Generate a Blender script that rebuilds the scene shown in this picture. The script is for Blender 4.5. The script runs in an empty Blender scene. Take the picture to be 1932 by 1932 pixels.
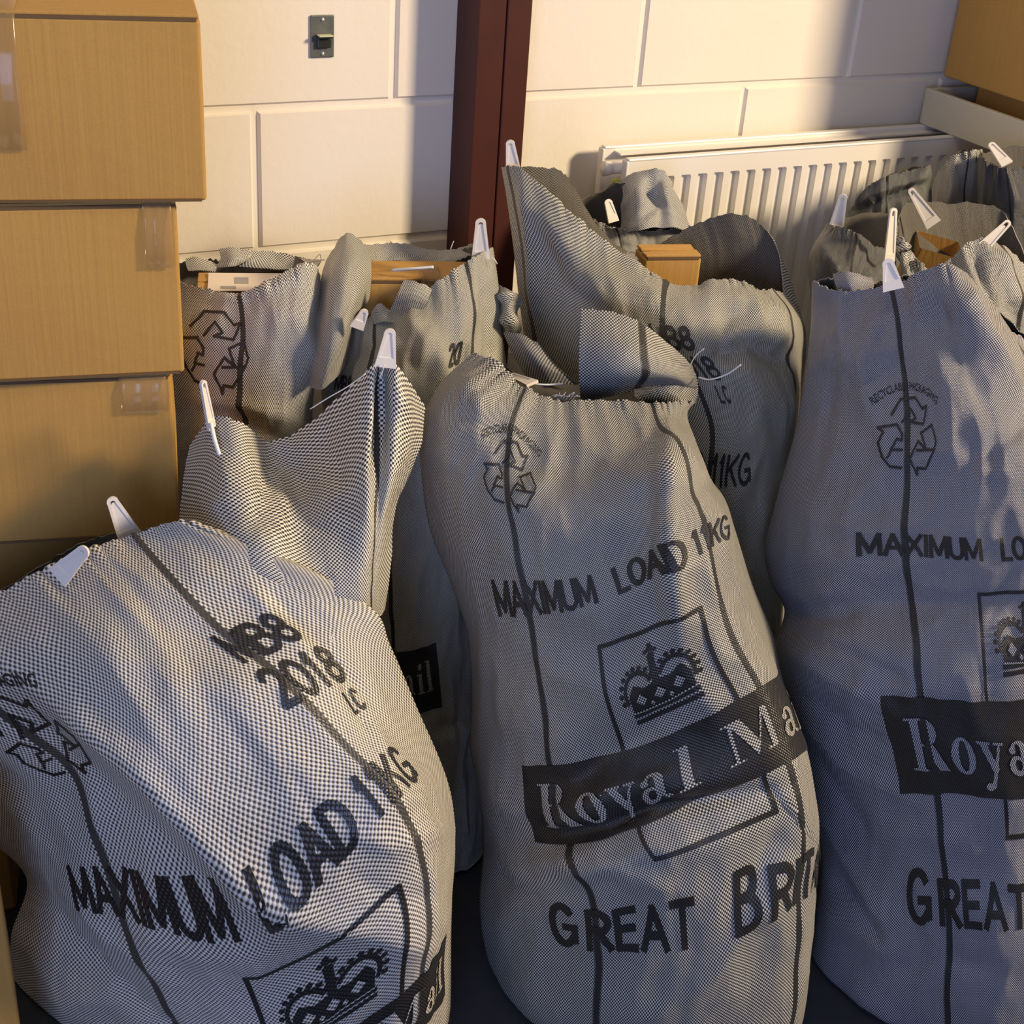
import bpy, bmesh, math, random
import numpy as np
from mathutils import Vector, Matrix

random.seed(7)
COL = bpy.context.scene.collection

# ------------------------------------------------------------------ camera
YAW, PITCH, ROLL = 0.496978, 0.504342, 0.0750129
FPX = 2704.05
CAM = np.array([-0.8837, -2.12565, 1.66699])
_f = np.array([math.sin(YAW)*math.cos(PITCH), math.cos(YAW)*math.cos(PITCH), -math.sin(PITCH)])
_r0 = np.array([math.cos(YAW), -math.sin(YAW), 0.0])
_u0 = np.cross(_r0, _f)
_r = math.cos(ROLL)*_r0 + math.sin(ROLL)*_u0
_u = -math.sin(ROLL)*_r0 + math.cos(ROLL)*_u0
FH = np.array([math.sin(YAW), math.cos(YAW), 0.0])     # horizontal forward direction

cam_d = bpy.data.cameras.new('camera')
cam_d.sensor_width = 36.0
cam_d.lens = FPX/1932*36.0
cam_o = bpy.data.objects.new('camera', cam_d)
COL.objects.link(cam_o)
cam_o.matrix_world = Matrix(((_r[0], _u[0], -_f[0], CAM[0]), (_r[1], _u[1], -_f[1], CAM[1]), (_r[2], _u[2], -_f[2], CAM[2]), (0, 0, 0, 1)))
bpy.context.scene.camera = cam_o

# ------------------------------------------------------------------ light
sc = bpy.context.scene
sc.view_settings.view_transform = 'Standard'
sc.view_settings.look = 'None'
sc.view_settings.gamma = 1.0
sc.view_settings.use_curve_mapping = False
sc.view_settings.exposure = 0.0
w = bpy.data.worlds.new('world'); sc.world = w; w.use_nodes = True
w.node_tree.nodes['Background'].inputs['Color'].default_value = (0.55, 0.57, 0.72, 1)
w.node_tree.nodes['Background'].inputs['Strength'].default_value = 0.19

def area_light(name, loc, target, sx, sy, energy, col):
    d = bpy.data.lights.new(name, 'AREA'); d.shape = 'RECTANGLE'; d.size = sx; d.size_y = sy
    d.energy = energy; d.color = col
    o = bpy.data.objects.new(name, d); COL.objects.link(o)
    o.location = loc
    o.rotation_euler = (Vector(target)-Vector(loc)).to_track_quat('-Z', 'Y').to_euler()
    return o
area_light('warm_lamp', (3.3, -3.5, 3.2), (0.1, -0.4, 0.9), 0.65, 0.65, 345, (1.0, 0.78, 0.50))
area_light('ceiling_lamp', (-0.6, -1.7, 3.3), (0.0, -0.5, 0.8), 1.2, 0.5, 9, (1.0, 0.82, 0.58))
area_light('window_light', (-1.9, -3.4, 1.3), (-0.1, -0.9, 0.5), 1.0, 1.4, 44, (0.42, 0.54, 1.0))

# ------------------------------------------------------------------ helpers
def ray(px, py):
    return _f + (px-966.0)/FPX*_r - (py-966.0)/FPX*_u
def atH(px, py, h):
    """point on the line of sight through a photo pixel at horizontal distance h"""
    v = ray(px, py); return CAM + v*(h/np.dot(v, FH))
def atHv(px, py, h):
    px = np.asarray(px, float); py = np.asarray(py, float); h = np.asarray(h, float)
    v = _f + ((px-966.0)/FPX)[..., None]*_r - ((py-966.0)/FPX)[..., None]*_u
    t = h/(v@FH)
    return CAM + v*t[..., None]
def atY(px, py, Y):
    v = ray(px, py); return CAM + v*((Y-CAM[1])/v[1])
def atZ(px, py, Z):
    v = ray(px, py); return CAM + v*((Z-CAM[2])/v[2])

def tag(o, label=None, cat=None, group=None, kind=None):
    if label: o['label'] = label
    if cat: o['category'] = cat
    if group: o['group'] = group
    if kind: o['kind'] = kind
    return o
def empty(name, loc, rz=0.0):
    o = bpy.data.objects.new(name, None); COL.objects.link(o)
    o.location = loc; o.rotation_euler = (0, 0, rz); o.empty_display_size = 0.05
    return o
def mesh_obj(name, verts, faces, mats, parent=None, midx=None, uvs=None, smooth=True):
    me = bpy.data.meshes.new(name)
    me.from_pydata([tuple(map(float, v)) for v in verts], [], [tuple(int(i) for i in f) for f in faces])
    for m in (mats if isinstance(mats, (list, tuple)) else [mats]): me.materials.append(m)
    if midx is not None: me.polygons.foreach_set('material_index', np.asarray(midx, np.int32))
    if uvs is not None:
        uvl = me.uv_layers.new(name='fabric')
        li = np.zeros(len(me.loops), np.int32); me.loops.foreach_get('vertex_index', li)
        uvl.data.foreach_set('uv', np.asarray(uvs, np.float32)[li].ravel())
    if smooth: me.polygons.foreach_set('use_smooth', np.ones(len(me.polygons), bool))
    me.update()
    o = bpy.data.objects.new(name, me); COL.objects.link(o)
    if parent is not None:
        o.parent = parent
        o.matrix_parent_inverse = parent_matrix(parent).inverted()
    return o
def parent_matrix(p):
    m = Matrix.Translation(p.location) @ p.rotation_euler.to_matrix().to_4x4()
    if p.parent is not None: m = parent_matrix(p.parent) @ p.matrix_parent_inverse @ m
    return m
def bm_obj(name, bm, mats, parent=None, smooth=False):
    me = bpy.data.meshes.new(name); bmesh.ops.recalc_face_normals(bm, faces=bm.faces[:]); bm.to_mesh(me); bm.free()
    for m in (mats if isinstance(mats, (list, tuple)) else [mats]): me.materials.append(m)
    if smooth: me.polygons.foreach_set('use_smooth', np.ones(len(me.polygons), bool))
    o = bpy.data.objects.new(name, me); COL.objects.link(o)
    if parent is not None:
        o.parent = parent; o.matrix_parent_inverse = parent_matrix(parent).inverted()
    return o
def bm_box(bm, c, s, mat=None, bevel=0.0, seg=2):
    """box with centre c and size s, optional frame mat (4x4)"""
    r = bmesh.ops.create_cube(bm, size=1.0)
    vs = r['verts']
    for v in vs: v.co = Vector((v.co.x*s[0]+c[0], v.co.y*s[1]+c[1], v.co.z*s[2]+c[2]))
    if bevel > 0:
        es = list({e for v in vs for e in v.link_edges})
        rr = bmesh.ops.bevel(bm, geom=es, offset=bevel, segments=seg, profile=0.5, affect='EDGES')
        vs = list({v for f in rr['faces'] for v in f.verts} | {v for v in vs if v.is_valid})
    if mat is not None:
        for v in vs: v.co = mat @ v.co
    return vs
def tube(points, rad, n=8):
    """swept tube through points -> verts, faces"""
    P = [Vector(p) for p in points]; V = []; F = []
    rads = rad if isinstance(rad, (list, tuple)) else [rad]*len(P)
    up = Vector((0, 0, 1))
    for i, p in enumerate(P):
        t = (P[min(i+1, len(P)-1)]-P[max(i-1, 0)]).normalized()
        if abs(t.dot(up)) > 0.95: up = Vector((1, 0, 0))
        a = t.cross(up).normalized(); b = t.cross(a).normalized()
        for k in range(n):
            th = 2*math.pi*k/n; V.append(p + (a*math.cos(th)+b*math.sin(th))*rads[i])
    for i in range(len(P)-1):
        for k in range(n):
            F.append((i*n+k, i*n+(k+1) % n, (i+1)*n+(k+1) % n, (i+1)*n+k))
    F.append(tuple(range(n))[::-1]); F.append(tuple(range((len(P)-1)*n, len(P)*n)))
    return V, F
def smooth_path(pts, n=40):
    pts = [np.array(p, float) for p in pts]
    t = np.zeros(len(pts))
    for i in range(1, len(pts)): t[i] = t[i-1]+max(1e-6, np.linalg.norm(pts[i]-pts[i-1]))
    return hermite(t, np.array(pts), np.linspace(0, t[-1], n))

# ---- cubic hermite interpolation along axis 0
def hermite(t, Y, q):
    t = np.asarray(t, float); Y = np.asarray(Y, float); q = np.asarray(q, float)
    n = len(t); d = np.diff(t)
    sl = (Y[1:]-Y[:-1])/d.reshape((-1,)+(1,)*(Y.ndim-1))
    m = np.zeros_like(Y)
    m[0] = sl[0]; m[-1] = sl[-1]
    for i in range(1, n-1): m[i] = (sl[i-1]*d[i]+sl[i]*d[i-1])/(d[i-1]+d[i])
    k = np.clip(np.searchsorted(t, q, side='right')-1, 0, n-2)
    dd = d[k]; x = (q-t[k])/dd
    sh = (-1,)+(1,)*(Y.ndim-1)
    x = x.reshape(sh); dd = dd.reshape(sh)
    h00 = 2*x**3-3*x**2+1; h10 = x**3-2*x**2+x; h01 = -2*x**3+3*x**2; h11 = x**3-x**2
    return h00*Y[k]+h10*dd*m[k]+h01*Y[k+1]+h11*dd*m[k+1]

# ---- numpy gradient noise
def noise2(x, y, seed=0):
    rs = np.random.RandomState(seed); ang = rs.rand(64, 64)*2*math.pi
    gx, gy = np.cos(ang), np.sin(ang)
    xi = np.floor(x).astype(int); yi = np.floor(y).astype(int); xf = x-xi; yf = y-yi
    def g(ix, iy, dx, dy): return gx[ix % 64, iy % 64]*dx+gy[ix % 64, iy % 64]*dy
    u = xf*xf*xf*(xf*(xf*6-15)+10); v = yf*yf*yf*(yf*(yf*6-15)+10)
    a = g(xi, yi, xf, yf); b = g(xi+1, yi, xf-1, yf); c = g(xi, yi+1, xf, yf-1); d = g(xi+1, yi+1, xf-1, yf-1)
    return ((a*(1-u)+b*u)*(1-v)+(c*(1-u)+d*u)*v)*1.6
def ridged(x, y, seed=0): return 1-2*np.abs(noise2(x, y, seed))

def crease_field(px, py, creases):
    out = np.zeros_like(px)
    for pts, wd, amp in creases:
        best = np.full(px.shape, 1e9); tt = np.zeros_like(px)
        L = [0.0]
        for i in range(len(pts)-1): L.append(L[-1]+math.dist(pts[i], pts[i+1]))
        for i in range(len(pts)-1):
            ax, ay = pts[i]; bx, by = pts[i+1]; ex, ey = bx-ax, by-ay; l2 = ex*ex+ey*ey
            t = np.clip(((px-ax)*ex+(py-ay)*ey)/l2, 0, 1)
            dd = np.hypot(px-ax-t*ex, py-ay-t*ey)
            m = dd < best; best = np.where(m, dd, best); tt = np.where(m, (L[i]+t*math.sqrt(l2))/L[-1], tt)
        out += amp*np.exp(-(best/wd)**1.5)*np.clip(np.minimum(tt, 1-tt)*4+0.15, 0, 1)
    return out

def step_field(px, py, steps):
    """one side of a bend line falls away from it, as where a stuffed sack turns from one face to the next"""
    out = np.zeros_like(px)
    for pts, wd, amp in steps:
        best = np.full(px.shape, 1e9); sd = np.zeros_like(px); tt = np.zeros_like(px)
        L = [0.0]
        for i in range(len(pts)-1): L.append(L[-1]+math.dist(pts[i], pts[i+1]))
        for i in range(len(pts)-1):
            ax, ay = pts[i]; bx, by = pts[i+1]; ex, ey = bx-ax, by-ay; l2 = ex*ex+ey*ey
            t = np.clip(((px-ax)*ex+(py-ay)*ey)/l2, 0, 1)
            dd = np.hypot(px-ax-t*ex, py-ay-t*ey); cr = ex*(py-ay)-ey*(px-ax)
            m = dd < best; best = np.where(m, dd, best); sd = np.where(m, np.sign(cr)*dd, sd); tt = np.where(m, (L[i]+t*math.sqrt(l2))/L[-1], tt)
        x = np.clip(sd, 0, None)/wd; x = np.sqrt(x*x+0.01)-0.1
        out += -amp*(1-np.exp(-x))*np.clip(np.minimum(tt, 1-tt)*5+0.1, 0, 1)
    return out

# ------------------------------------------------------------------ materials
def nodes_of(m):
    m.use_nodes = True; nt = m.node_tree; nt.nodes.clear()
    out = nt.nodes.new('ShaderNodeOutputMaterial'); b = nt.nodes.new('ShaderNodeBsdfPrincipled')
    nt.links.new(b.outputs[0], out.inputs[0]); return nt, b
def N(nt, typ, **kw):
    n = nt.nodes.new(typ)
    for k, v in kw.items(): setattr(n, k, v)
    return n
def math_n(nt, op, a, b=None, c=None, clamp=False):
    n = nt.nodes.new('ShaderNodeMath'); n.operation = op; n.use_clamp = clamp
    for i, x in enumerate((a, b, c)):
        if x is None: continue
        if isinstance(x, (int, float)): n.inputs[i].default_value = x
        else: nt.links.new(x, n.inputs[i])
    return n.outputs[0]
def mix_col(nt, fac, a, b):
    n = nt.nodes.new('ShaderNodeMix'); n.data_type = 'RGBA'
    for i, x in ((0, fac), (6, a), (7, b)):
        if isinstance(x, (int, float)): n.inputs[i].default_value = x
        elif isinstance(x, tuple): n.inputs[i].default_value = (*x, 1) if len(x) == 3 else x
        else: nt.links.new(x, n.inputs[i])
    return n.outputs[2]
def ramp(nt, x, lo, hi):
    n = nt.nodes.new('ShaderNodeMapRange'); n.inputs[1].default_value = lo; n.inputs[2].default_value = hi
    nt.links.new(x, n.inputs[0]); return n.outputs[0]

def fabric_mat(name, cell=0.002, white=(0.80, 0.80, 0.80), dark=(0.018, 0.018, 0.02), bias=0.0, stripes=True, rough=0.38,
               s0=0.213, pitch=0.282, bump=0.55, mottle=1.3, soft=0.35):
    m = bpy.data.materials.new(name); nt, b = nodes_of(m)
    uv = N(nt, 'ShaderNodeUVMap', uv_map='fabric')
    sp = N(nt, 'ShaderNodeSeparateXYZ'); nt.links.new(uv.outputs[0], sp.inputs[0])
    U, V = sp.outputs[0], sp.outputs[1]
    # slight irregularity of the tapes
    nz = N(nt, 'ShaderNodeTexNoise'); nz.inputs['Scale'].default_value = 60.0; nz.inputs['Detail'].default_value = 1.0
    nt.links.new(uv.outputs[0], nz.inputs['Vector'])
    wob = math_n(nt, 'MULTIPLY', math_n(nt, 'SUBTRACT', nz.outputs['Fac'], 0.5), 0.0012)
    su = math_n(nt, 'SINE', math_n(nt, 'MULTIPLY', math_n(nt, 'ADD', U, wob), math.pi/cell))
    sv = math_n(nt, 'SINE', math_n(nt, 'MULTIPLY', math_n(nt, 'ADD', V, wob), math.pi/cell))
    p = math_n(nt, 'MULTIPLY', su, sv)
    chk = ramp(nt, p, bias-soft, bias+soft)          # 1 = pale tape on top
    # stripes of dark warp
    fac = chk
    if stripes:
        q = math_n(nt, 'PINGPONG', math_n(nt, 'ADD', U, -s0+pitch*20), pitch/2)
        inn = math_n(nt, 'LESS_THAN', math_n(nt, 'ADD', q, math_n(nt, 'MULTIPLY', sv, 0.0009)), 0.0052)
        fac = math_n(nt, 'MULTIPLY', chk, math_n(nt, 'SUBTRACT', 1.0, math_n(nt, 'MULTIPLY', inn, 0.97)))
    big = N(nt, 'ShaderNodeTexNoise'); big.inputs['Scale'].default_value = 7.0; big.inputs['Detail'].default_value = 4.0
    nt.links.new(uv.outputs[0], big.inputs['Vector'])
    tone = math_n(nt, 'ADD', math_n(nt, 'MULTIPLY', math_n(nt, 'SUBTRACT', big.outputs['Fac'], 0.5), 0.35*mottle), 1.0)
    # streaks along the tapes
    mp = N(nt, 'ShaderNodeMapping'); mp.inputs['Scale'].default_value = (420, 14, 1)
    nt.links.new(uv.outputs[0], mp.inputs[0])
    stn = N(nt, 'ShaderNodeTexNoise'); stn.inputs['Scale'].default_value = 1.0; stn.inputs['Detail'].default_value = 2.0
    nt.links.new(mp.outputs[0], stn.inputs['Vector'])
    tone2 = math_n(nt, 'MULTIPLY', tone, math_n(nt, 'ADD', math_n(nt, 'MULTIPLY', stn.outputs['Fac'], 0.5), 0.75))
    col = mix_col(nt, math_n(nt, 'MULTIPLY', fac, tone2, clamp=True), dark, white)
    nt.links.new(col, b.inputs['Base Color'])
    b.inputs['Roughness'].default_value = rough
    b.inputs['Specular IOR Level'].default_value = 0.5
    # bump: weave + creases
    cr = N(nt, 'ShaderNodeTexNoise'); cr.inputs['Scale'].default_value = 26.0; cr.inputs['Detail'].default_value = 5.0; cr.inputs['Distortion'].default_value = 0.6
    nt.links.new(uv.outputs[0], cr.inputs['Vector'])
    hgt = math_n(nt, 'ADD', math_n(nt, 'MULTIPLY', p, 0.00035), math_n(nt, 'MULTIPLY', cr.outputs['Fac'], 0.006*bump))
    bp = N(nt, 'ShaderNodeBump'); bp.inputs['Strength'].default_value = 0.9; bp.inputs['Distance'].default_value = 1.0
    nt.links.new(hgt, bp.inputs['Height']); nt.links.new(bp.outputs[0], b.inputs['Normal'])
    return m
def plain(name, col, rough=0.5, metal=0.0, noise=None, bump=None, spec=0.5, alpha=None):
    m = bpy.data.materials.new(name); nt, b = nodes_of(m)
    b.inputs['Base Color'].default_value = (*col, 1); b.inputs['Roughness'].default_value = rough
    b.inputs['Metallic'].default_value = metal; b.inputs['Specular IOR Level'].default_value = spec
    tc = N(nt, 'ShaderNodeTexCoord')
    if noise:
        sc_, amt = noise
        nz = N(nt, 'ShaderNodeTexNoise'); nz.inputs['Scale'].default_value = sc_; nz.inputs['Detail'].default_value = 5
        nt.links.new(tc.outputs['Object'], nz.inputs['Vector'])
        c = mix_col(nt, nz.outputs['Fac'], tuple(max(0, x*(1-amt)) for x in col), tuple(min(1, x*(1+amt)) for x in col))
        nt.links.new(c, b.inputs['Base Color'])
    if bump:
        sc_, dist = bump
        nz = N(nt, 'ShaderNodeTexNoise'); nz.inputs['Scale'].default_value = sc_; nz.inputs['Detail'].default_value = 6
        nt.links.new(tc.outputs['Object'], nz.inputs['Vector'])
        bp = N(nt, 'ShaderNodeBump'); bp.inputs['Strength'].default_value = 1.0; bp.inputs['Distance'].default_value = dist
        nt.links.new(nz.outputs['Fac'], bp.inputs['Height']); nt.links.new(bp.outputs[0], b.inputs['Normal'])
    if alpha is not None:
        b.inputs['Alpha'].default_value = alpha
    return m
def cardboard(name, col=(0.46, 0.265, 0.072)):
    m = bpy.data.materials.new(name); nt, b = nodes_of(m)
    tc = N(nt, 'ShaderNodeTexCoord')
    mp = N(nt, 'ShaderNodeMapping'); mp.inputs['Scale'].default_value = (150, 150, 2)
    nt.links.new(tc.outputs['Object'], mp.inputs[0])
    nz = N(nt, 'ShaderNodeTexNoise'); nz.inputs['Scale'].default_value = 1.0; nz.inputs['Detail'].default_value = 3
    nt.links.new(mp.outputs[0], nz.inputs['Vector'])
    n2 = N(nt, 'ShaderNodeTexNoise'); n2.inputs['Scale'].default_value = 300.0; nt.links.new(tc.outputs['Object'], n2.inputs['Vector'])
    f = math_n(nt, 'ADD', math_n(nt, 'MULTIPLY', nz.outputs['Fac'], 0.5), math_n(nt, 'MULTIPLY', n2.outputs['Fac'], 0.5))
    c = mix_col(nt, f, tuple(x*0.84 for x in col), tuple(x*1.14 for x in col))
    nt.links.new(c, b.inputs['Base Color']); b.inputs['Roughness'].default_value = 0.72
    b.inputs['Specular IOR Level'].default_value = 0.25
    bp = N(nt, 'ShaderNodeBump'); bp.inputs['Strength'].default_value = 0.5; bp.inputs['Distance'].default_value = 0.001
    nt.links.new(nz.outputs['Fac'], bp.inputs['Height']); nt.links.new(bp.outputs[0], b.inputs['Normal'])
    return m

M_wall = plain('painted_blockwork', (0.82, 0.76, 0.66), 0.55, noise=(5, 0.02), bump=(70, 0.0005))
M_floor = plain('dark_floor', (0.03, 0.034, 0.04), 0.8, noise=(30, 0.3))
M_beam = plain('red_brown_paint', (0.060, 0.014, 0.010), 0.5, noise=(12, 0.25), spec=0.3)
M_rad = plain('radiator_enamel', (0.78, 0.75, 0.70), 0.3)
M_card = cardboard('cardboard')
M_card2 = cardboard('inner_cardboard', (0.50, 0.28, 0.08))
M_edge = plain('dark_corrugated_edge', (0.13, 0.075, 0.03), 0.8)
M_tape = plain('clear_packing_tape', (0.50, 0.33, 0.15), 0.12, alpha=0.28)
M_plastic = plain('white_plastic', (0.80, 0.75, 0.68), 0.35)
M_pale = plain('pale_laminate', (0.56, 0.53, 0.42), 0.55, noise=(8, 0.05))
M_label = plain('white_paper', (0.82, 0.72, 0.62), 0.6)
M_labelink = plain('grey_label_print', (0.35, 0.34, 0.33), 0.6)
M_steel = plain('galvanised_plate', (0.16, 0.17, 0.16), 0.45, 0.6, noise=(60, 0.3))
M_brass = plain('pale_switch_plastic', (0.62, 0.62, 0.42), 0.4)
M_yellow = plain('yellow_green_sticker', (0.55, 0.60, 0.15), 0.5)
M_thread = plain('white_thread', (0.8, 0.8, 0.78), 0.5)

def inkmat(name, cell, v=(0.010, 0.010, 0.012)):
    return fabric_mat(name, cell, white=(0.055, 0.05, 0.045), dark=v, bias=0.35, stripes=False, rough=0.36, bump=0.35)
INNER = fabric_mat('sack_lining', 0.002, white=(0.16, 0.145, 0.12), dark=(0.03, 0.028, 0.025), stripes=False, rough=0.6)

# ------------------------------------------------------------------ cloth surfaces
class Cloth:
    """A woven sheet: a grid G[v,u] of points with fabric coordinates, given thickness, prints laid on it."""
    def __init__(s): s.V = []; s.F = []; s.M = []; s.UV = []
    def add(s, verts, faces, mi, uv):
        o = len(s.V); s.V += [tuple(v) for v in verts]
        s.F += [tuple(i+o for i in f) for f in faces]
        s.M += ([mi]*len(faces) if isinstance(mi, int) else list(mi)); s.UV += [tuple(q) for q in uv]
    def build(s, name, mats, parent): return mesh_obj(name, s.V, s.F, mats, parent, s.M, s.UV)

def grid_normals(G, wrap=False):
    if wrap: du = np.roll(G, -1, 1)-np.roll(G, 1, 1)
    else: du = np.gradient(G, axis=1)
    dv = np.gradient(G, axis=0)
    n = np.cross(dv, du); l = np.linalg.norm(n, axis=2, keepdims=True)
    return n/np.maximum(l, 1e-9)
def grid_faces(nv, nu, wrap=False, off=0, flip=False):
    F = []
    for j in range(nv-1):
        for i in range(nu if wrap else nu-1):
            a = off+j*nu+i; b = off+j*nu+(i+1) % nu; c = off+(j+1)*nu+(i+1) % nu; d = off+(j+1)*nu+i
            F.append((a, d, c, b) if not flip else (a, b, c, d))
    return F

class Surf:
    """front surface sampler for prints"""
    def __init__(s, P, Nn, u0, u1, vs): s.P = P; s.N = Nn; s.u0 = u0; s.u1 = u1; s.vs = vs
    def at(s, u, v, off):
        nv, nu = s.P.shape[:2]
        x = np.clip((u-s.u0)/(s.u1-s.u0)*(nu-1), 0, nu-1.001); y = np.clip((v-s.vs[0])/(s.vs[-1]-s.vs[0])*(nv-1), 0, nv-1.001)
        i = int(x); j = int(y); fx = x-i; fy = y-j
        def bl(A): return (A[j, i]*(1-fx)+A[j, i+1]*fx)*(1-fy)+(A[j+1, i]*(1-fx)+A[j+1, i+1]*fx)*fy
        return bl(s.P)+bl(s.N)*off

def make_sack_surface(cl, S, rows, back=None, backv=0.22, NU=150, NB=50, dv=0.005, p=0.75, bk=0.75, disp=None, creases=(), steps=(), seed=1,
                      amp=1.0, inner_v=0.30, jag=0.003, floor=True, cirumf=1.32):
    S = np.array(S, float); vs = np.array([r[0] for r in rows], float)
    net = np.array([r[1] for r in rows], float)                      # rows x cols x 2
    h0 = np.array([r[2] for r in rows], float); b = np.array([r[3] for r in rows], float)
    dh = np.array([(r[4] if len(r) > 4 else [0]*len(S)) for r in rows], float)
    nv = int((vs[-1]-vs[0])/dv)+1; vq = np.linspace(vs[0], vs[-1], nv)
    uq = np.linspace(S[0], S[-1], NU)
    A = hermite(vs, net, vq)                                          # nv x cols x 2
    A = np.swapaxes(hermite(S, np.swapaxes(A, 0, 1), uq), 0, 1)       # nv x NU x 2
    DH = hermite(vs, dh, vq); DH = hermite(S, DH.T, uq).T
    H0 = hermite(vs, h0, vq)[:, None]; B = hermite(vs, b, vq)[:, None]
    a = (uq-S[0])/(S[-1]-S[0])
    prof = np.sin(np.pi*a)**p
    H = H0 - B*prof[None, :] + DH - step_field(A[..., 0], A[..., 1], steps)
    rs = np.random.RandomState(seed)
    px, py = A[..., 0].copy(), A[..., 1].copy()
    # torn rim
    jg = (noise2(uq*90, uq*0+seed, seed)+0.6*noise2(uq*260, uq*0+seed, seed+3))*jag/0.0006
    k = np.exp(-np.arange(nv)/3.0)[:, None]
    py += jg[None, :]*k
    P = atHv(px, py, H)
    Nn = grid_normals(P)
    UU, VV = np.meshgrid(uq, vq)
    edge = np.clip(np.sin(np.pi*a)*2.2, 0.05, 1)[None, :]
    d = (ridged(UU*5+seed, VV*7, seed)*0.006 + ridged(UU*13+VV*6, VV*9-UU*5+seed, seed+1)*0.004
         + noise2(UU*30+VV*10, VV*16-UU*6, seed+2)*0.0022)*amp*edge
    d += crease_field(px, py, creases)
    P = P + Nn*d[..., None]
    # the half turned away from the view
    ab = np.linspace(0, 1, NB)[1:-1]
    idx = ab*(NU-1); i0 = idx.astype(int); fr = (idx-i0)[None, :, None]
    Fr = P[:, i0]*(1-fr)+P[:, np.minimum(i0+1, NU-1)]*fr
    ch = P[:, :1]*(1-ab)[None, :, None]+P[:, -1:]*ab[None, :, None]
    offh = ((Fr-ch)@FH)
    Bk = ch.copy(); Bk[..., 2] = ch[..., 2]
    Bk += (-bk*offh)[..., None]*FH
    if back is not None:
        bp = np.array([q[:2] for q in back], float); bh = np.array([q[2] for q in back], float)
        tb = np.linspace(0, 1, len(back)+2)
        full = np.vstack([P[0, 0], atHv(bp[:, 0], bp[:, 1], bh), P[0, -1]])
        tgt = hermite(tb, full, ab)
        tgt += (noise2(ab*60, ab*0+3, seed+9)*0.004)[:, None]*np.array([0, 0, 1.0])
        wv = np.clip(1-(vq-vq[0])/backv, 0, 1)**1.4
        Bk = Bk+(tgt-Bk[0])[None]*wv[:, None, None]
    ring = np.concatenate([P, Bk[:, ::-1]], axis=1)
    ub = S[-1]+(1-ab[::-1])*(S[-1]-S[0])
    ubs = np.concatenate([uq, S[-1]+(np.arange(1, NB-1)/(NB-1))*max(0.2, cirumf-(S[-1]-S[0]))])
    # floor closure
    if floor and ring[-1, :, 2].max() > 0.0:
        last = ring[-1]; c = last.mean(0)
        ext = []; zt = 0.012; zz = last[:, 2]
        n_ = max(3, int((zz.mean()-zt)/0.03))
        for k_ in range(1, n_+1):
            t = k_/n_; q = last.copy(); q[:, 2] = zz*(1-t)+zt*t
            q[:, :2] = c[:2]+(q[:, :2]-c[:2])*(1-0.10*t**3); ext.append(q)
        ring = np.concatenate([ring, np.array(ext)], axis=0)
        vv_full = np.concatenate([vq, vq[-1]+np.arange(1, n_+1)*0.03])
    else: vv_full = vq
    ring[..., 2] = np.maximum(ring[..., 2], 0.012)
    NR = ring.shape[1]; NVV = ring.shape[0]
    UV = np.stack([np.broadcast_to(ubs, (NVV, NR)), np.broadcast_to(vv_full[:, None], (NVV, NR))], axis=2)
    nf = NU
    faces = grid_faces(NVV, NR, True)
    cc = ring[-1].mean(0)
    verts = list(ring.reshape(-1, 3)); uv = list(UV.reshape(-1, 2))
    verts.append(cc); uv.append((0, 0)); ci = len(verts)-1; base = (NVV-1)*NR
    faces += [(base+i, ci, base+(i+1) % NR) for i in range(NR)]
    cl.add(verts, faces, 0, uv)
    # lining (real thickness) down to inner_v
    ni = max(3, int(inner_v/dv)); ni = min(ni, nv)
    Nr = grid_normals(ring[:ni+1], True)[:ni]
    inn = ring[:ni]-Nr*0.0016
    iv = list(inn.reshape(-1, 3)); iu = list(UV[:ni].reshape(-1, 2))
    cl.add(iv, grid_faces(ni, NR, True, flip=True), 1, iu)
    rimv = list(ring[0])+list(inn[0]); rimu = list(UV[0])+list(UV[0])
    cl.add(rimv, [(i, (i+1) % NR, NR+(i+1) % NR, NR+i) for i in range(NR)], 0, rimu)
    Nn = grid_normals(P)
    return Surf(P, Nn, S[0], S[-1], vq)

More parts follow.
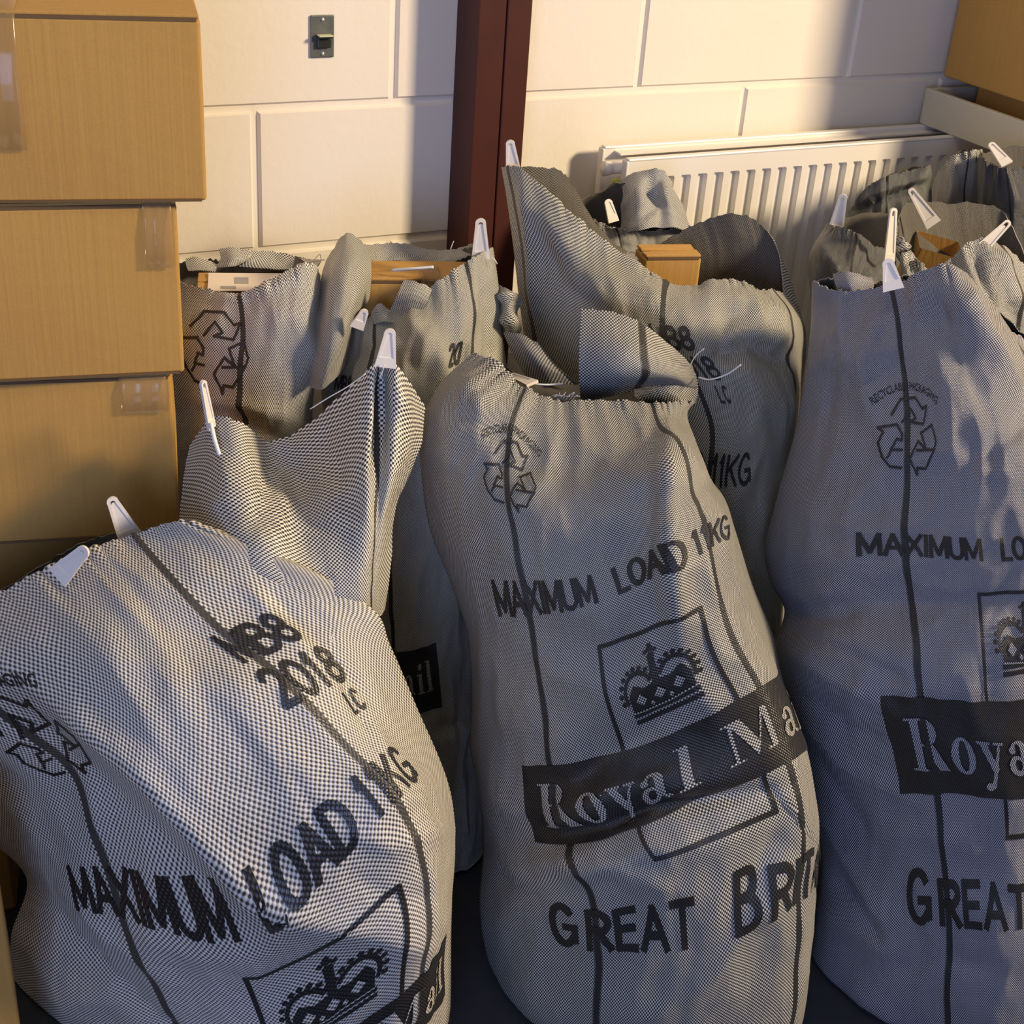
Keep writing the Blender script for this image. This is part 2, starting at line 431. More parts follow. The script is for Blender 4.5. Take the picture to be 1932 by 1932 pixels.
def patch(cl, net, u0, u1, v0, v1, res=0.006, seed=5, amp=1.0, creases=(), jag=0.002, mats=(0, 1), swap=False, two=True):
    """free sheet of cloth from rows of (px,py,h)"""
    net = np.array(net, float); nr, nc = net.shape[:2]
    nv = max(6, int(abs(v1-v0)/res)); nu = max(6, int(abs(u1-u0)/res))
    A = hermite(np.arange(nr), net, np.linspace(0, nr-1, nv))
    A = np.swapaxes(hermite(np.arange(nc), np.swapaxes(A, 0, 1), np.linspace(0, nc-1, nu)), 0, 1)
    UU, VV = np.meshgrid(np.linspace(u0, u1, nu), np.linspace(v0, v1, nv))
    jg = noise2(UU[0]*120, UU[0]*0+seed, seed)*jag/0.0006
    A[..., 1] += jg[None]*np.exp(-np.arange(nv)/2.0)[:, None]
    P = atHv(A[..., 0], A[..., 1], A[..., 2])
    Nn = grid_normals(P)
    d = (ridged(UU*16+VV*7, VV*12-UU*6, seed)*0.004+noise2(UU*35, VV*30, seed+2)*0.002)*amp + crease_field(A[..., 0], A[..., 1], creases)
    P = P+Nn*d[..., None]; Nn = grid_normals(P)
    UV = np.stack([UU, VV], 2).reshape(-1, 2)
    cl.add(P.reshape(-1, 3), grid_faces(nv, nu), mats[0], UV)
    Q = P-Nn*0.0016
    cl.add(Q.reshape(-1, 3), grid_faces(nv, nu, flip=True), mats[1], UV)
    bd = [(0, i) for i in range(nu)]+[(j, nu-1) for j in range(1, nv)]+[(nv-1, i) for i in range(nu-2, -1, -1)]+[(j, 0) for j in range(nv-2, 0, -1)]
    n = len(bd); vv = [P[q] for q in bd]+[Q[q] for q in bd]; uu = [(UU[q], VV[q]) for q in bd]*2
    cl.add(vv, [(i, (i+1) % n, n+(i+1) % n, n+i) for i in range(n)], mats[0], uu)
    return Surf(P, Nn, u0, u1, np.linspace(v0, v1, nv))

# ------------------------------------------------------------------ prints (laid on the cloth in fabric coordinates)
def text_bm(txt, bold=0.012):
    cu = bpy.data.curves.new('t', 'FONT'); cu.body = txt; cu.size = 1.0; cu.offset = bold; cu.resolution_u = 4
    o = bpy.data.objects.new('t', cu); COL.objects.link(o)
    bpy.context.view_layer.update()
    me = bpy.data.meshes.new_from_object(o.evaluated_get(bpy.context.evaluated_depsgraph_get()))
    bpy.data.objects.remove(o); bpy.data.curves.remove(cu)
    bm = bmesh.new(); bm.from_mesh(me); bpy.data.meshes.remove(me)
    return bm
def bm_bounds(bm):
    xs = [v.co.x for v in bm.verts]; ys = [v.co.y for v in bm.verts]
    return min(xs), max(xs), min(ys), max(ys)
def lay(cl, surf, bm, mi, off=0.0013, step=0.007, umax=None):
    """bm holds a flat shape with x=u, y=-v : cut it into small pieces and lay it onto the cloth"""
    if not bm.verts: bm.free(); return
    x0, x1, y0, y1 = bm_bounds(bm)
    k = math.floor(x0/step)
    for i in range(k, int(math.ceil(x1/step))+1):
        bmesh.ops.bisect_plane(bm, geom=bm.verts[:]+bm.edges[:]+bm.faces[:], plane_co=(i*step, 0, 0), plane_no=(1, 0, 0), dist=1e-7)
    k = math.floor(y0/step)
    for i in range(k, int(math.ceil(y1/step))+1):
        bmesh.ops.bisect_plane(bm, geom=bm.verts[:]+bm.edges[:]+bm.faces[:], plane_co=(0, i*step, 0), plane_no=(0, 1, 0), dist=1e-7)
    um = umax if umax is not None else surf.u1-0.004
    bm.verts.index_update()
    V = []; UV = []
    for v in bm.verts:
        V.append(surf.at(v.co.x, -v.co.y, off)); UV.append((v.co.x, -v.co.y))
    F = []
    for f in bm.faces:
        c = f.calc_center_median()
        if c.x > um or c.x < surf.u0+0.004 or -c.y > surf.vs[-1] or -c.y < surf.vs[0]: continue
        idx = [v.index for v in f.verts]
        if f.normal.z < 0: idx = idx[::-1]
        F.append(idx)
    bm.free()
    if F: cl.add(V, F, mi, UV)
def put_text(cl, surf, txt, u0, u1, vbase, height, mi, bold=0.012, off=0.0013, rot=0.0):
    bm = text_bm(txt, bold); x0, x1, y0, y1 = bm_bounds(bm)
    cx, cy = (u0+u1)/2, -vbase+height/2
    for v in bm.verts:
        x = u0+(v.co.x-x0)/(x1-x0)*(u1-u0); y = -vbase+(v.co.y-y0)/(y1-y0)*height
        if rot:
            dx, dy = x-cx, y-cy; x = cx+dx*math.cos(rot)-dy*math.sin(rot); y = cy+dx*math.sin(rot)+dy*math.cos(rot)
        v.co = (x, y, 0)
    lay(cl, surf, bm, mi, off)
def _arc(cx, cy, rx, ry, a0, a1, n=12): return [(cx+rx*math.cos(math.radians(a0+(a1-a0)*k/n)), cy+ry*math.sin(math.radians(a0+(a1-a0)*k/n))) for k in range(n+1)]
SANS = {
 'M': ([[(0, 0), (0, 1), (.5, .12), (1, 1), (1, 0)]], 1.0), 'A': ([[(0, 0), (.5, 1), (1, 0)], [(.2, .33), (.8, .33)]], .92),
 'X': ([[(0, 0), (1, 1)], [(0, 1), (1, 0)]], .85), 'I': ([[(.5, 0), (.5, 1)]], .12), 'U': ([[(0, 1), (0, .3)]+_arc(.5, .3, .5, .3, 180, 360)+[(1, .3), (1, 1)]], .80),
 'L': ([[(0, 1), (0, 0), (1, 0)]], .65), 'O': ([_arc(.5, .5, .5, .5, 0, 360, 20)], .90), 'D': ([[(0, 0), (0, 1), (.4, 1)]+_arc(.4, .5, .6, .5, 90, -90)+[(0, 0)]], .82),
 '1': ([[(.5, 0), (.5, 1), (.05, .76)]], .32), 'K': ([[(0, 0), (0, 1)], [(1, 1), (0, .42)], [(.3, .6), (1, 0)]], .80),
 'G': ([_arc(.5, .5, .5, .5, 42, 318, 18)+[(1, .12), (1, .45), (.55, .45)]], .90), 'C': ([_arc(.5, .5, .5, .5, 45, 315, 16)], .80),
 'R': ([[(0, 0), (0, 1), (.5, 1)]+_arc(.55, .76, .42, .24, 90, -90)+[(0, .52)], [(.5, .52), (1, 0)]], .80),
 'B': ([[(0, 0), (0, 1), (.5, 1)]+_arc(.5, .77, .40, .23, 90, -90)+[(0, .54)], [(.5, .54)]+_arc(.5, .27, .5, .27, 90, -90)+[(0, 0)]], .78),
 'E': ([[(1, 0), (0, 0), (0, 1), (1, 1)], [(0, .52), (.88, .52)]], .68), 'T': ([[(.5, 0), (.5, 1)], [(0, 1), (1, 1)]], .80),
 'N': ([[(0, 0), (0, 1), (1, 0), (1, 1)]], .82), '8': ([_arc(.5, .76, .40, .24, 0, 360, 16), _arc(.5, .26, .5, .26, 0, 360, 16)], .70),
 '2': ([_arc(.5, .72, .45, .28, 165, -30)+[(0, 0), (1, 0)]], .70), '0': ([_arc(.5, .5, .48, .5, 0, 360, 20)], .72), ' ': ([], .3)}
def put_sans(cl, surf, txt, u0, u1, vbase, height, mi, w=0.0062, off=0.0013, gap=0.26):
    """bold condensed capitals drawn with a constant pen"""
    n = len(txt); tot = sum(SANS[c][1] for c in txt)+gap*(n-1)
    k = (u1-u0-w)/tot; x = u0+w/2; polys = []
    for c in txt:
        st, a = SANS[c]
        for line in st:
            polys += stroke_polys([(x+px_*a*k, -vbase+w/2+py_*(height-w)) for px_, py_ in line], w)
        x += (a+gap)*k
    lay(cl, surf, poly_bm(polys), mi, off)
def poly_bm(polys):
    bm = bmesh.new()
    for p in polys:
        try: bm.faces.new([bm.verts.new((x, y, 0)) for x, y in p])
        except Exception: pass
    bmesh.ops.triangulate(bm, faces=bm.faces[:])
    return bm
def stroke_polys(pts, w, closed=False):
    pts = [np.array(p, float) for p in pts]
    if closed: pts = pts+[pts[0]]
    out = []
    for a, b in zip(pts[:-1], pts[1:]):
        d = b-a; l = np.linalg.norm(d)
        if l < 1e-9: continue
        d /= l; n = np.array([-d[1], d[0]])*w/2; e = d*w*0.35
        out.append([tuple(a-e+n), tuple(b+e+n), tuple(b+e-n), tuple(a-e-n)][::-1])
    return out
def disc(cx, cy, r, n=10): return [(cx+r*math.cos(2*math.pi*k/n), cy+r*math.sin(2*math.pi*k/n)) for k in range(n)]

def recycle(cl, surf, cu, cv, size, mi, rot=0.0, arc=True):
    """three bent arrows in outline with a curved line of small lettering above"""
    # points measured on a 0..1932 square, centre 870,940, width about 1330
    A = [[(480, 660), (560, 560), (680, 410), (1050, 380), (1210, 560), (1340, 525), (1210, 800), (880, 765), (1010, 700), (890, 550), (700, 770)],
         [(700, 1210), (490, 1210), (590, 1040), (690, 1060), (700, 960), (590, 810), (220, 860), (330, 930), (240, 1110), (330, 1320), (470, 1470), (690, 1490)],
         [(1060, 1210), (1500, 1200), (1550, 1080), (1420, 820), (1150, 940), (1300, 1200), (1090, 1070), (880, 1340), (1050, 1590), (1060, 1480), (1260, 1490), (1500, 1200)]]
    k = size/1330.0; polys = []
    cr, sr = math.cos(rot), math.sin(rot)
    def T(x, y):
        X, Y = (x-880)*k, -(y-950)*k
        return (cu+X*cr-Y*sr, -cv+X*sr+Y*cr)
    for a in A: polys += stroke_polys([T(*q) for q in a], size*0.032)
    polys += stroke_polys([T(430, 1330), T(500, 1225)], size*0.03)
    lay(cl, surf, poly_bm(polys), mi)
    if arc:
        bm = text_bm('RECYCLABLE PACKAGING', 0.01); x0, x1, y0, y1 = bm_bounds(bm)
        for v in bm.verts:
            t = (v.co.x-x0)/(x1-x0)*2-1; yy = (v.co.y-y0)/(y1-y0)
            R = size*0.92+yy*size*0.10; th = t*0.66
            X, Y = R*math.sin(th), R*math.cos(th)-size*0.40
            v.co = (cu+X*cr-Y*sr, -cv+X*sr+Y*cr, 0)
        lay(cl, surf, bm, mi)

def emblem(cl, surf, u0, u1, v0, v1, mi, ml):
    """printed crown: ribbed arches with beads, cross, banded foot"""
    def T(x, y): return (u0+x*(u1-u0), -(v1+(y)*(v0-v1)))
    def TT(L): return [T(*q) for q in L]
    dark = []
    # left arch and right arch (solid bands) with beads
    def arch(cx, cy, rx, ry, a0, a1, w, beads):
        pts_o = []; n = 18
        for i in range(n+1):
            a = a0+(a1-a0)*i/n; pts_o.append((cx+rx*math.cos(a), cy+ry*math.sin(a)))
        out = []
        for i in range(n):
            (xa, ya), (xb, yb) = pts_o[i], pts_o[i+1]
            f = 1-w
            out.append(TT([(xa, ya), (xb, yb), (cx+(xb-cx)*f, cy+(yb-cy)*f), (cx+(xa-cx)*f, cy+(ya-cy)*f)]))
        for i in range(beads):
            a = a0+(a1-a0)*(i+0.5)/beads
            out.append(TT(disc(cx+rx*1.15*math.cos(a), cy+ry*1.12*math.sin(a), 0.033)))
        return out
    dark += arch(0.27, 0.42, 0.22, 0.28, math.pi*1.15, math.pi*0.15, 0.22, 9)
    dark += arch(0.73, 0.42, 0.22, 0.30, math.pi*0.85, -math.pi*0.15, 0.22, 9)
    dark += [TT([(0.46, 0.40), (0.54, 0.40), (0.54, 0.80), (0.46, 0.80)])]
    for cx, cy, r in ((0.5, 0.83, 0.05), (0.5, 0.93, 0.045), (0.44, 0.9, 0.03), (0.56, 0.9, 0.03), (0.5, 0.98, 0.03)):
        dark.append(TT(disc(cx, cy, r)))
    dark += [TT([(0.12, 0.18), (0.12, 0.40), (0.20, 0.52), (0.34, 0.46), (0.5, 0.50), (0.5, 0.18)]),
             TT([(0.5, 0.18), (0.5, 0.50), (0.66, 0.46), (0.80, 0.54), (0.88, 0.40), (0.88, 0.18)])]
    for y in (0.13, 0.04):
        n = 10
        for i in range(n):
            xa, xb = 0.10+0.8*i/n, 0.10+0.8*(i+1)/n
            ya, yb = y+0.03*math.cos((xa-0.5)*3), y+0.03*math.cos((xb-0.5)*3)
            dark.append(TT([(xa, ya-0.03), (xb, yb-0.03), (xb, yb+0.028), (xa, ya+0.028)]))
    lay(cl, surf, poly_bm(dark), mi)
    li = []
    for cx in (0.27, 0.5, 0.73):
        li.append(TT([(cx-0.07, 0.33), (cx, 0.26), (cx+0.07, 0.33), (cx, 0.42)]))
    for cx in (0.385, 0.615): li.append(TT([(cx-0.03, 0.25), (cx, 0.21), (cx+0.03, 0.25), (cx, 0.29)]))
    li.append(TT([(0.12, 0.175), (0.88, 0.175), (0.88, 0.195), (0.12, 0.195)]))
    lay(cl, surf, poly_bm(li), ml, off=0.0023)

# serif lettering, drawn as outlines on a unit em (x, y), y=0 baseline, cap height 1
def _ell(cx, cy, rx, ry, a0=0, a1=2*math.pi, n=20): return [(cx+rx*math.cos(a0+(a1-a0)*i/n), cy+ry*math.sin(a0+(a1-a0)*i/n)) for i in range(n+1)]
def _band(o, i):
    return [[o[k], o[k+1], i[k+1], i[k]] for k in range(len(o)-1)]
def serif_glyphs():
    G = {}
    rect = lambda x0, y0, x1, y1: [(x0, y0), (x1, y0), (x1, y1), (x0, y1)]
    R = [rect(0.12, 0.03, 0.31, 0.97), rect(0.0, 0.0, 0.43, 0.045), rect(0.0, 0.955, 0.35, 1.0)]
    R += _band(_ell(0.36, 0.735, 0.36, 0.265, -math.pi/2, math.pi/2), _ell(0.36, 0.735, 0.15, 0.215, -math.pi/2, math.pi/2))
    R += [rect(0.3, 0.955, 0.38, 1.0), rect(0.3, 0.47, 0.38, 0.52), [(0.36, 0.50), (0.58, 0.50), (0.86, 0.045), (0.93, 0.0), (0.62, 0.0)]]
    G['R'] = (R, 0.95)
    G['o'] = (_band(_ell(0.32, 0.32, 0.32, 0.34), _ell(0.32, 0.32, 0.13, 0.28)), 0.68)
    y = [[(0.06, 0.63), (0.26, 0.63), (0.46, 0.12), (0.34, -0.02)], rect(0.0, 0.60, 0.34, 0.65), rect(0.42, 0.60, 0.68, 0.65),
         [(0.54, 0.61), (0.60, 0.61), (0.30, -0.24), (0.20, -0.30), (0.18, -0.25)]] + [_ell(0.14, -0.23, 0.11, 0.08)[:-1]]
    G['y'] = (y, 0.70)
    a = [rect(0.34, 0.08, 0.51, 0.50)] + _band(_ell(0.30, 0.47, 0.21, 0.20, 0, math.pi), _ell(0.27, 0.47, 0.07, 0.14, 0, math.pi)) + \
        [_ell(0.13, 0.49, 0.09, 0.075)[:-1]] + _band(_ell(0.22, 0.18, 0.22, 0.20), _ell(0.25, 0.19, 0.09, 0.11)) + [[(0.42, 0.10), (0.5, 0.0), (0.62, 0.03), (0.61, 0.06), (0.51, 0.10)]]
    G['a'] = (a, 0.66)
    G['l'] = ([rect(0.09, 0.03, 0.26, 1.0), rect(0.0, 0.0, 0.35, 0.045), rect(0.0, 0.955, 0.2, 1.0)], 0.38)
    G['i'] = ([rect(0.09, 0.03, 0.26, 0.64), rect(0.0, 0.0, 0.35, 0.045), rect(0.0, 0.60, 0.2, 0.645), _ell(0.165, 0.86, 0.105, 0.105)[:-1]], 0.38)
    Mm = [rect(0.11, 0.03, 0.17, 0.97), rect(0.0, 0.0, 0.28, 0.045), rect(0.0, 0.955, 0.3, 1.0), [(0.12, 1.0), (0.34, 1.0), (0.60, 0.25), (0.50, 0.0)],
          [(0.50, 0.0), (0.56, 0.14), (0.86, 1.0), (0.80, 1.0)], rect(0.80, 0.03, 0.98, 1.0), rect(0.69, 0.0, 1.10, 0.045), rect(0.82, 0.955, 1.10, 1.0)]
    G['M'] = (Mm, 1.14)
    G[' '] = ([], 0.34)
    return G
SERIF = serif_glyphs()
def put_serif(cl, surf, txt, u0, u1, vbase, height, mi, off=0.0023, gap=0.06):
    wd = sum(SERIF[c][1]+gap for c in txt)-gap; k = (u1-u0)/wd; x = 0; polys = []
    for c in txt:
        g, a = SERIF[c]
        for p in g: polys.append([(u0+(x+q[0])*k, -vbase+q[1]*height) for q in p])
        x += a+gap
    lay(cl, surf, poly_bm(polys), mi, off)

def prints(cl, surf, which, ink=2, cloth=3, du=0.0, dd=0.0, dv=0.0):
    """the printing every sack carries, at its fixed place on the cloth"""
    if 'recycle' in which: recycle(cl, surf, 0.218+du, 0.112, 0.098, ink)
    if 'date' in which:
        put_sans(cl, surf, 'MB8', 0.472+dd, 0.546+dd, 0.118+dv, 0.034, ink, 0.0058)
        put_sans(cl, surf, '2018', 0.466+dd, 0.562+dd, 0.160+dv, 0.034, ink, 0.0058)
        put_sans(cl, surf, 'LC', 0.535+dd, 0.562+dd, 0.186+dv, 0.020, ink, 0.0032, gap=.45)
    if 'load' in which:
        put_sans(cl, surf, 'MAXIMUM', 0.152+du, 0.336+du, 0.285, 0.043, ink, 0.0066)
        put_sans(cl, surf, 'LOAD', 0.366+du, 0.455+du, 0.285, 0.043, ink, 0.0066)
        put_sans(cl, surf, '11KG', 0.468+du, 0.560+du, 0.285, 0.043, ink, 0.0058)
    if 'frame' in which:
        a, b_ = 0.322+du, 0.462+du
        if 'nolow' in which:
            pol = stroke_polys([(a, -0.475), (a, -0.345), (b_, -0.345), (b_, -0.475)], 0.0058)
        else:
            pol = stroke_polys([(a, -0.475), (a, -0.345), (b_, -0.345), (b_, -0.475)], 0.0058)+stroke_polys([(a, -0.555), (a, -0.602), (b_, -0.602), (b_, -0.555)], 0.0058)
        lay(cl, surf, poly_bm(pol), ink)
        emblem(cl, surf, a+0.020, b_-0.018, 0.362, 0.452, ink, cloth)
    if 'band' in which:
        lay(cl, surf, poly_bm([[(0.158+du, -0.562), (0.62+du, -0.562), (0.62+du, -0.475), (0.158+du, -0.475)]]), ink)
        put_serif(cl, surf, 'Royal Mail', 0.186+du, 0.60+du, 0.540, 0.046, cloth)
    if 'great' in which:
        put_sans(cl, surf, 'G', 0.148+du, 0.187+du, 0.705, 0.062, ink, 0.0092)
        put_sans(cl, surf, 'REAT', 0.198+du, 0.355+du, 0.705, 0.053, ink, 0.0092, gap=.30)
        put_sans(cl, surf, 'B', 0.402+du, 0.434+du, 0.705, 0.060, ink, 0.0088)
        put_sans(cl, surf, 'RITAIN', 0.444+du, 0.615+du, 0.705, 0.052, ink, 0.0088, gap=.30)

# ------------------------------------------------------------------ small sack parts
def hanging_tab(parent, base, tip, hb, ht, wb, wt, turn=0.0, label=None, tone=None):
    """moulded plastic tag: tapered loop with raised rim, thin web and slot near its round tip"""
    B = Vector(atH(*base, hb)); T = Vector(atH(*tip, ht))
    ax = (T-B); L = ax.length; ax.normalize()
    view = (Vector(CAM)-B).normalized()
    side = ax.cross(view).normalized()
    side = Matrix.Rotation(turn, 3, ax) @ side
    nrm = side.cross(ax).normalized()
    n = 14; out = []
    def outline(wb_, wt_, y0, y1):
        pts = [(-wb_/2, y0), (wb_/2, y0)]
        r = wt_/2
        for k in range(n+1):
            a = -0.15+(math.pi+0.3)*k/n; pts.append((r*math.cos(a), y1-r+r*math.sin(a)))
        return pts
    O = outline(wb, wt, -0.006, L); I = outline(wb*0.66, wt*0.42, 0.006, L-wt*0.33)
    V = []; F = []; th = 0.0018; m = len(O)
    def P(x, y, z): return B+side*x+ax*y+nrm*z
    for z in (th, -th):
        for q in (O, I):
            for x, y in q: V.append(P(x, y, z))
    for k in range(m):
        k2 = (k+1) % m
        F += [(k, k2, m+k2, m+k), (2*m+k, 3*m+k, 3*m+k2, 2*m+k2), (k, 2*m+k, 2*m+k2, k2), (m+k, m+k2, 3*m+k2, 3*m+k)]
    # web with a slot left open near the tip
    cut = L*0.78
    W = [(-wb*0.34, 0.005), (wb*0.34, 0.005)]
    wx = (wb*0.66+(wt*0.42-wb*0.66)*0.78)/2*1.04
    W += [(wx, cut), (wx*0.3, cut+0.004), (-wx*0.3, cut+0.004), (-wx, cut)]
    o = len(V); q = len(W)
    for z in (th*0.35, -th*0.35):
        for x, y in W: V.append(P(x, y, z))
    F.append(tuple(range(o, o+q))); F.append(tuple(range(o+q, o+2*q))[::-1])
    for k in range(q): F.append((o+k, o+(k+1) % q, o+q+(k+1) % q, o+q+k))
    ob = mesh_obj('hanging_tab', V, F, M_plastic, parent, smooth=False)
    if label: ob['label'] = label
    return ob
def thread(parent, pts, rad=0.0009, name='loose_thread', mat=None):
    P = smooth_path([atH(*p) for p in pts], 22); V, F = tube([Vector(p) for p in P], rad, 6)
    return mesh_obj(name, V, F, mat or M_thread, parent)

SACKS = 'woven mail sacks crowded against the wall'
def new_sack(label, base):
    e = empty('mail_sack', (float(base[0]), float(base[1]), 0.0))
    return tag(e, label, 'sack', SACKS)

# =================================================================== THE ROOM
def build_wall():
    bm = bmesh.new()
    A = 1.125                                   # height of the upper visible mortar joint
    x0, x1, z0, z1 = -2.2, 3.2, 0.0, 2.7
    jw = 0.0085; dp = 0.006
    k = -5
    zs = [A+0.225*i for i in range(-5, 8)]
    for r in range(len(zs)-1):
        za, zb = zs[r], zs[r+1]
        # courses: the one above A has joints at X = 0, .45 ...; the one below is shifted by half a block
        idx = r-5
        sh = 0.0 if idx % 2 == 0 else 0.225
        x = -2.25-0.0+sh
        while x < x1:
            a, b_, c, d = x+jw, x+0.45-jw, za+jw, zb-jw
            a_, b2, c_, d_ = a-0.004, b_+0.004, c-0.004, d+0.004
            q = [bm.verts.new(p) for p in ((a, 0, c), (b_, 0, c), (b_, 0, d), (a, 0, d))]
            w_ = [bm.verts.new(p) for p in ((a_, dp, c_), (b2, dp, c_), (b2, dp, d_), (a_, dp, d_))]
            bm.faces.new(q)
            for i in range(4): bm.faces.new((q[i], w_[i], w_[(i+1) % 4], q[(i+1) % 4]))
            x += 0.45
    q = [bm.verts.new(p) for p in ((x0-0.1, dp, z0), (x1+0.1, dp, z0), (x1+0.1, dp, z1), (x0-0.1, dp, z1))]; bm.faces.new(q)
    q2 = [bm.verts.new(p) for p in ((x0-0.1, 0.12, z0), (x1+0.1, 0.12, z0), (x1+0.1, 0.12, z1), (x0-0.1, 0.12, z1))]; bm.faces.new(q2)
    me = bpy.data.meshes.new('wall_back')
    for f in bm.faces:
        f.normal_update()
        if f.normal.y > 0.2 and abs(f.calc_center_median().y-0.12) > 0.01: f.normal_flip()
    bm.to_mesh(me); bm.free(); me.materials.append(M_wall)
    o = bpy.data.objects.new('wall_back', me); COL.objects.link(o); tag(o, kind='structure')
    bm = bmesh.new(); bm_box(bm, (0.5, -2.2, -0.05), (5.6, 4.8, 0.1))
    tag(bm_obj('floor', bm, M_floor), kind='structure')
build_wall()

# painted steel column standing in front of the blockwork
bm = bmesh.new()
PD = 0.080
pl = atY(862, 0, 0.0)[0]; pr = atY(1006, 0, -PD)[0]; pm = atY(958, 0, -PD)[0]
bm_box(bm, ((pl+pm)/2, -PD/2, 1.35), (pm-pl-0.0015, PD, 2.7), bevel=0.002)
bm_box(bm, ((pm+pr)/2, -PD/2-0.001, 1.35), (pr-pm-0.0015, PD, 2.7), bevel=0.002)
tag(bm_obj('trim_1', bm, M_beam), kind='structure')

# wall plate with a toggle
def wall_plate():
    c = atY(607, 68, 0.0); z = c[2]; x = c[0]
    w_ = (atY(629, 68, 0)[0]-atY(585, 68, 0)[0]); hgt = (atY(607, 29, 0)[2]-atY(607, 109, 0)[2])
    e = empty('wall_plate', (x, 0, z)); tag(e, 'small grey metal switch plate screwed high on the white wall', 'switch plate')
    bm = bmesh.new(); bm_box(bm, (x, -0.002, z), (w_, 0.004, hgt), bevel=0.0015)
    bm_obj('back_plate', bm, M_steel, e)
    bm = bmesh.new(); bm_box(bm, (x+0.001, -0.006, z-0.008), (w_*0.58, 0.008, hgt*0.26), bevel=0.0015)
    bm_box(bm, (x+0.001, -0.011, z+0.001), (w_*0.60, 0.014, 0.003), bevel=0.001)
    tg = bm_obj('toggle', bm, plain('dark_toggle', (0.02, 0.024, 0.02), 0.35), e); tg['label'] = 'dark toggle with a pale top edge'
    bm = bmesh.new(); bm_box(bm, (x+0.001, -0.012, z+0.0030), (w_*0.60, 0.014, 0.0022), bevel=0.0008)
    bm_obj('toggle_edge', bm, M_brass, tg)
    for sz in (-1, 1):
        bm = bmesh.new(); bmesh.ops.create_uvsphere(bm, u_segments=12, v_segments=8, radius=0.0028, matrix=Matrix.Translation((x, -0.004, z+sz*hgt*0.40)))
        bm_obj('screw', bm, plain('bright_screw', (0.7, 0.7, 0.66), 0.3, 0.5), e, True)
wall_plate()

# ------------------------------------------------------------------ radiator
def radiator():
    YF = -0.125; YB = -0.045
    xl = atY(1186, 303, YF)[0]; top = atY(1186, 300, YF)[2]-0.004; xr = xl+1.02
    bot = top-0.60
    e = empty('radiator', ((xl+xr)/2, 0, bot))
    tag(e, 'white ribbed panel radiator on the wall behind the sacks', 'radiator')
    def panel(y, name):
        """pressed panel with vertical flutes, real relief, hem round the edge"""
        V = []; F = []
        xs = []; pitch = 0.0333; x = xl+0.030+pitch*0.35
        cols = [(xl, 0, 0), (xl+0.004, 0, 0)]
        prof = [(0.0, 0), (0.0025, 1), (0.0170, 1), (0.0195, 0)]
        cs = [(xl, 0)]
        while x+0.02 < xr-0.02:
            for dx, d in prof: cs.append((x+dx, d))
            x += pitch
        cs.append((xr, 0))
        rz = [(top, 0), (top-0.030, 0), (top-0.033, 1), (bot+0.035, 1), (bot+0.032, 0), (bot, 0)]
        dep = 0.010
        nx = len(cs)
        for z, dz in rz:
            for xx, dx in cs: V.append((xx, y+dep*min(dx, dz), z))
        for j in range(len(rz)-1):
            for i in range(nx-1):
                a = j*nx+i; F.append((a, a+nx, a+nx+1, a+1))
        ob = mesh_obj(name, V, F, M_rad, e, smooth=False)
        m = ob.modifiers.new('s', 'SOLIDIFY'); m.thickness = 0.0016; m.offset = -1
        return ob
    panel(YF, 'front_panel'); panel(YB, 'rear_panel')
    # rolled hems along the panel tops and left edges
    for y, nm in ((YF, 'front_hem'), (YB, 'rear_hem')):
        bm = bmesh.new()
        bm_box(bm, ((xl+xr)/2, y+0.006, top+0.001), (xr-xl, 0.014, 0.005), bevel=0.002)
        bm_box(bm, (xl-0.001, y+0.007, (top+bot)/2), (0.005, 0.016, top-bot), bevel=0.002)
        bm_box(bm, (xr+0.001, y+0.007, (top+bot)/2), (0.005, 0.016, top-bot), bevel=0.002)
        bm_obj(nm, bm, M_rad, e)
    # convector plate between the panels
    bm = bmesh.new()
    for i in range(36):
        x = xl+0.06+i*(xr-xl-0.12)/35
        bm_box(bm, (x, YF+0.030, (top+bot)/2-0.02), (0.0012, 0.035, top-bot-0.10))
    bm_box(bm, ((xl+xr)/2, YB-0.010, top-0.006), (xr-xl-0.04, 0.022, 0.003))
    bm_obj('convector', bm, M_rad, e)
    # top fitting: elbow with bleed plug
    c = Vector((xl-0.004, (YF+YB)/2, top-0.022))
    bm = bmesh.new()
    bmesh.ops.create_cone(bm, cap_ends=True, segments=20, radius1=0.0105, radius2=0.0105, depth=0.06, matrix=Matrix.Translation(c+Vector((0.02, 0, 0))) @ Matrix.Rotation(math.pi/2, 4, 'Y'))
    bmesh.ops.create_cone(bm, cap_ends=True, segments=20, radius1=0.0125, radius2=0.011, depth=0.014, matrix=Matrix.Translation(c+Vector((-0.012, 0, 0))) @ Matrix.Rotation(math.pi/2, 4, 'Y'))
    bm_obj('bleed_plug', bm, M_plastic, e, True)
    bm = bmesh.new(); bm_box(bm, c+Vector((0.006, -0.002, -0.026)), (0.014, 0.010, 0.016), bevel=0.002)
    s = bm_obj('sticker', bm, M_yellow, e); s['label'] = 'yellow-green sticker below the plug'
radiator()

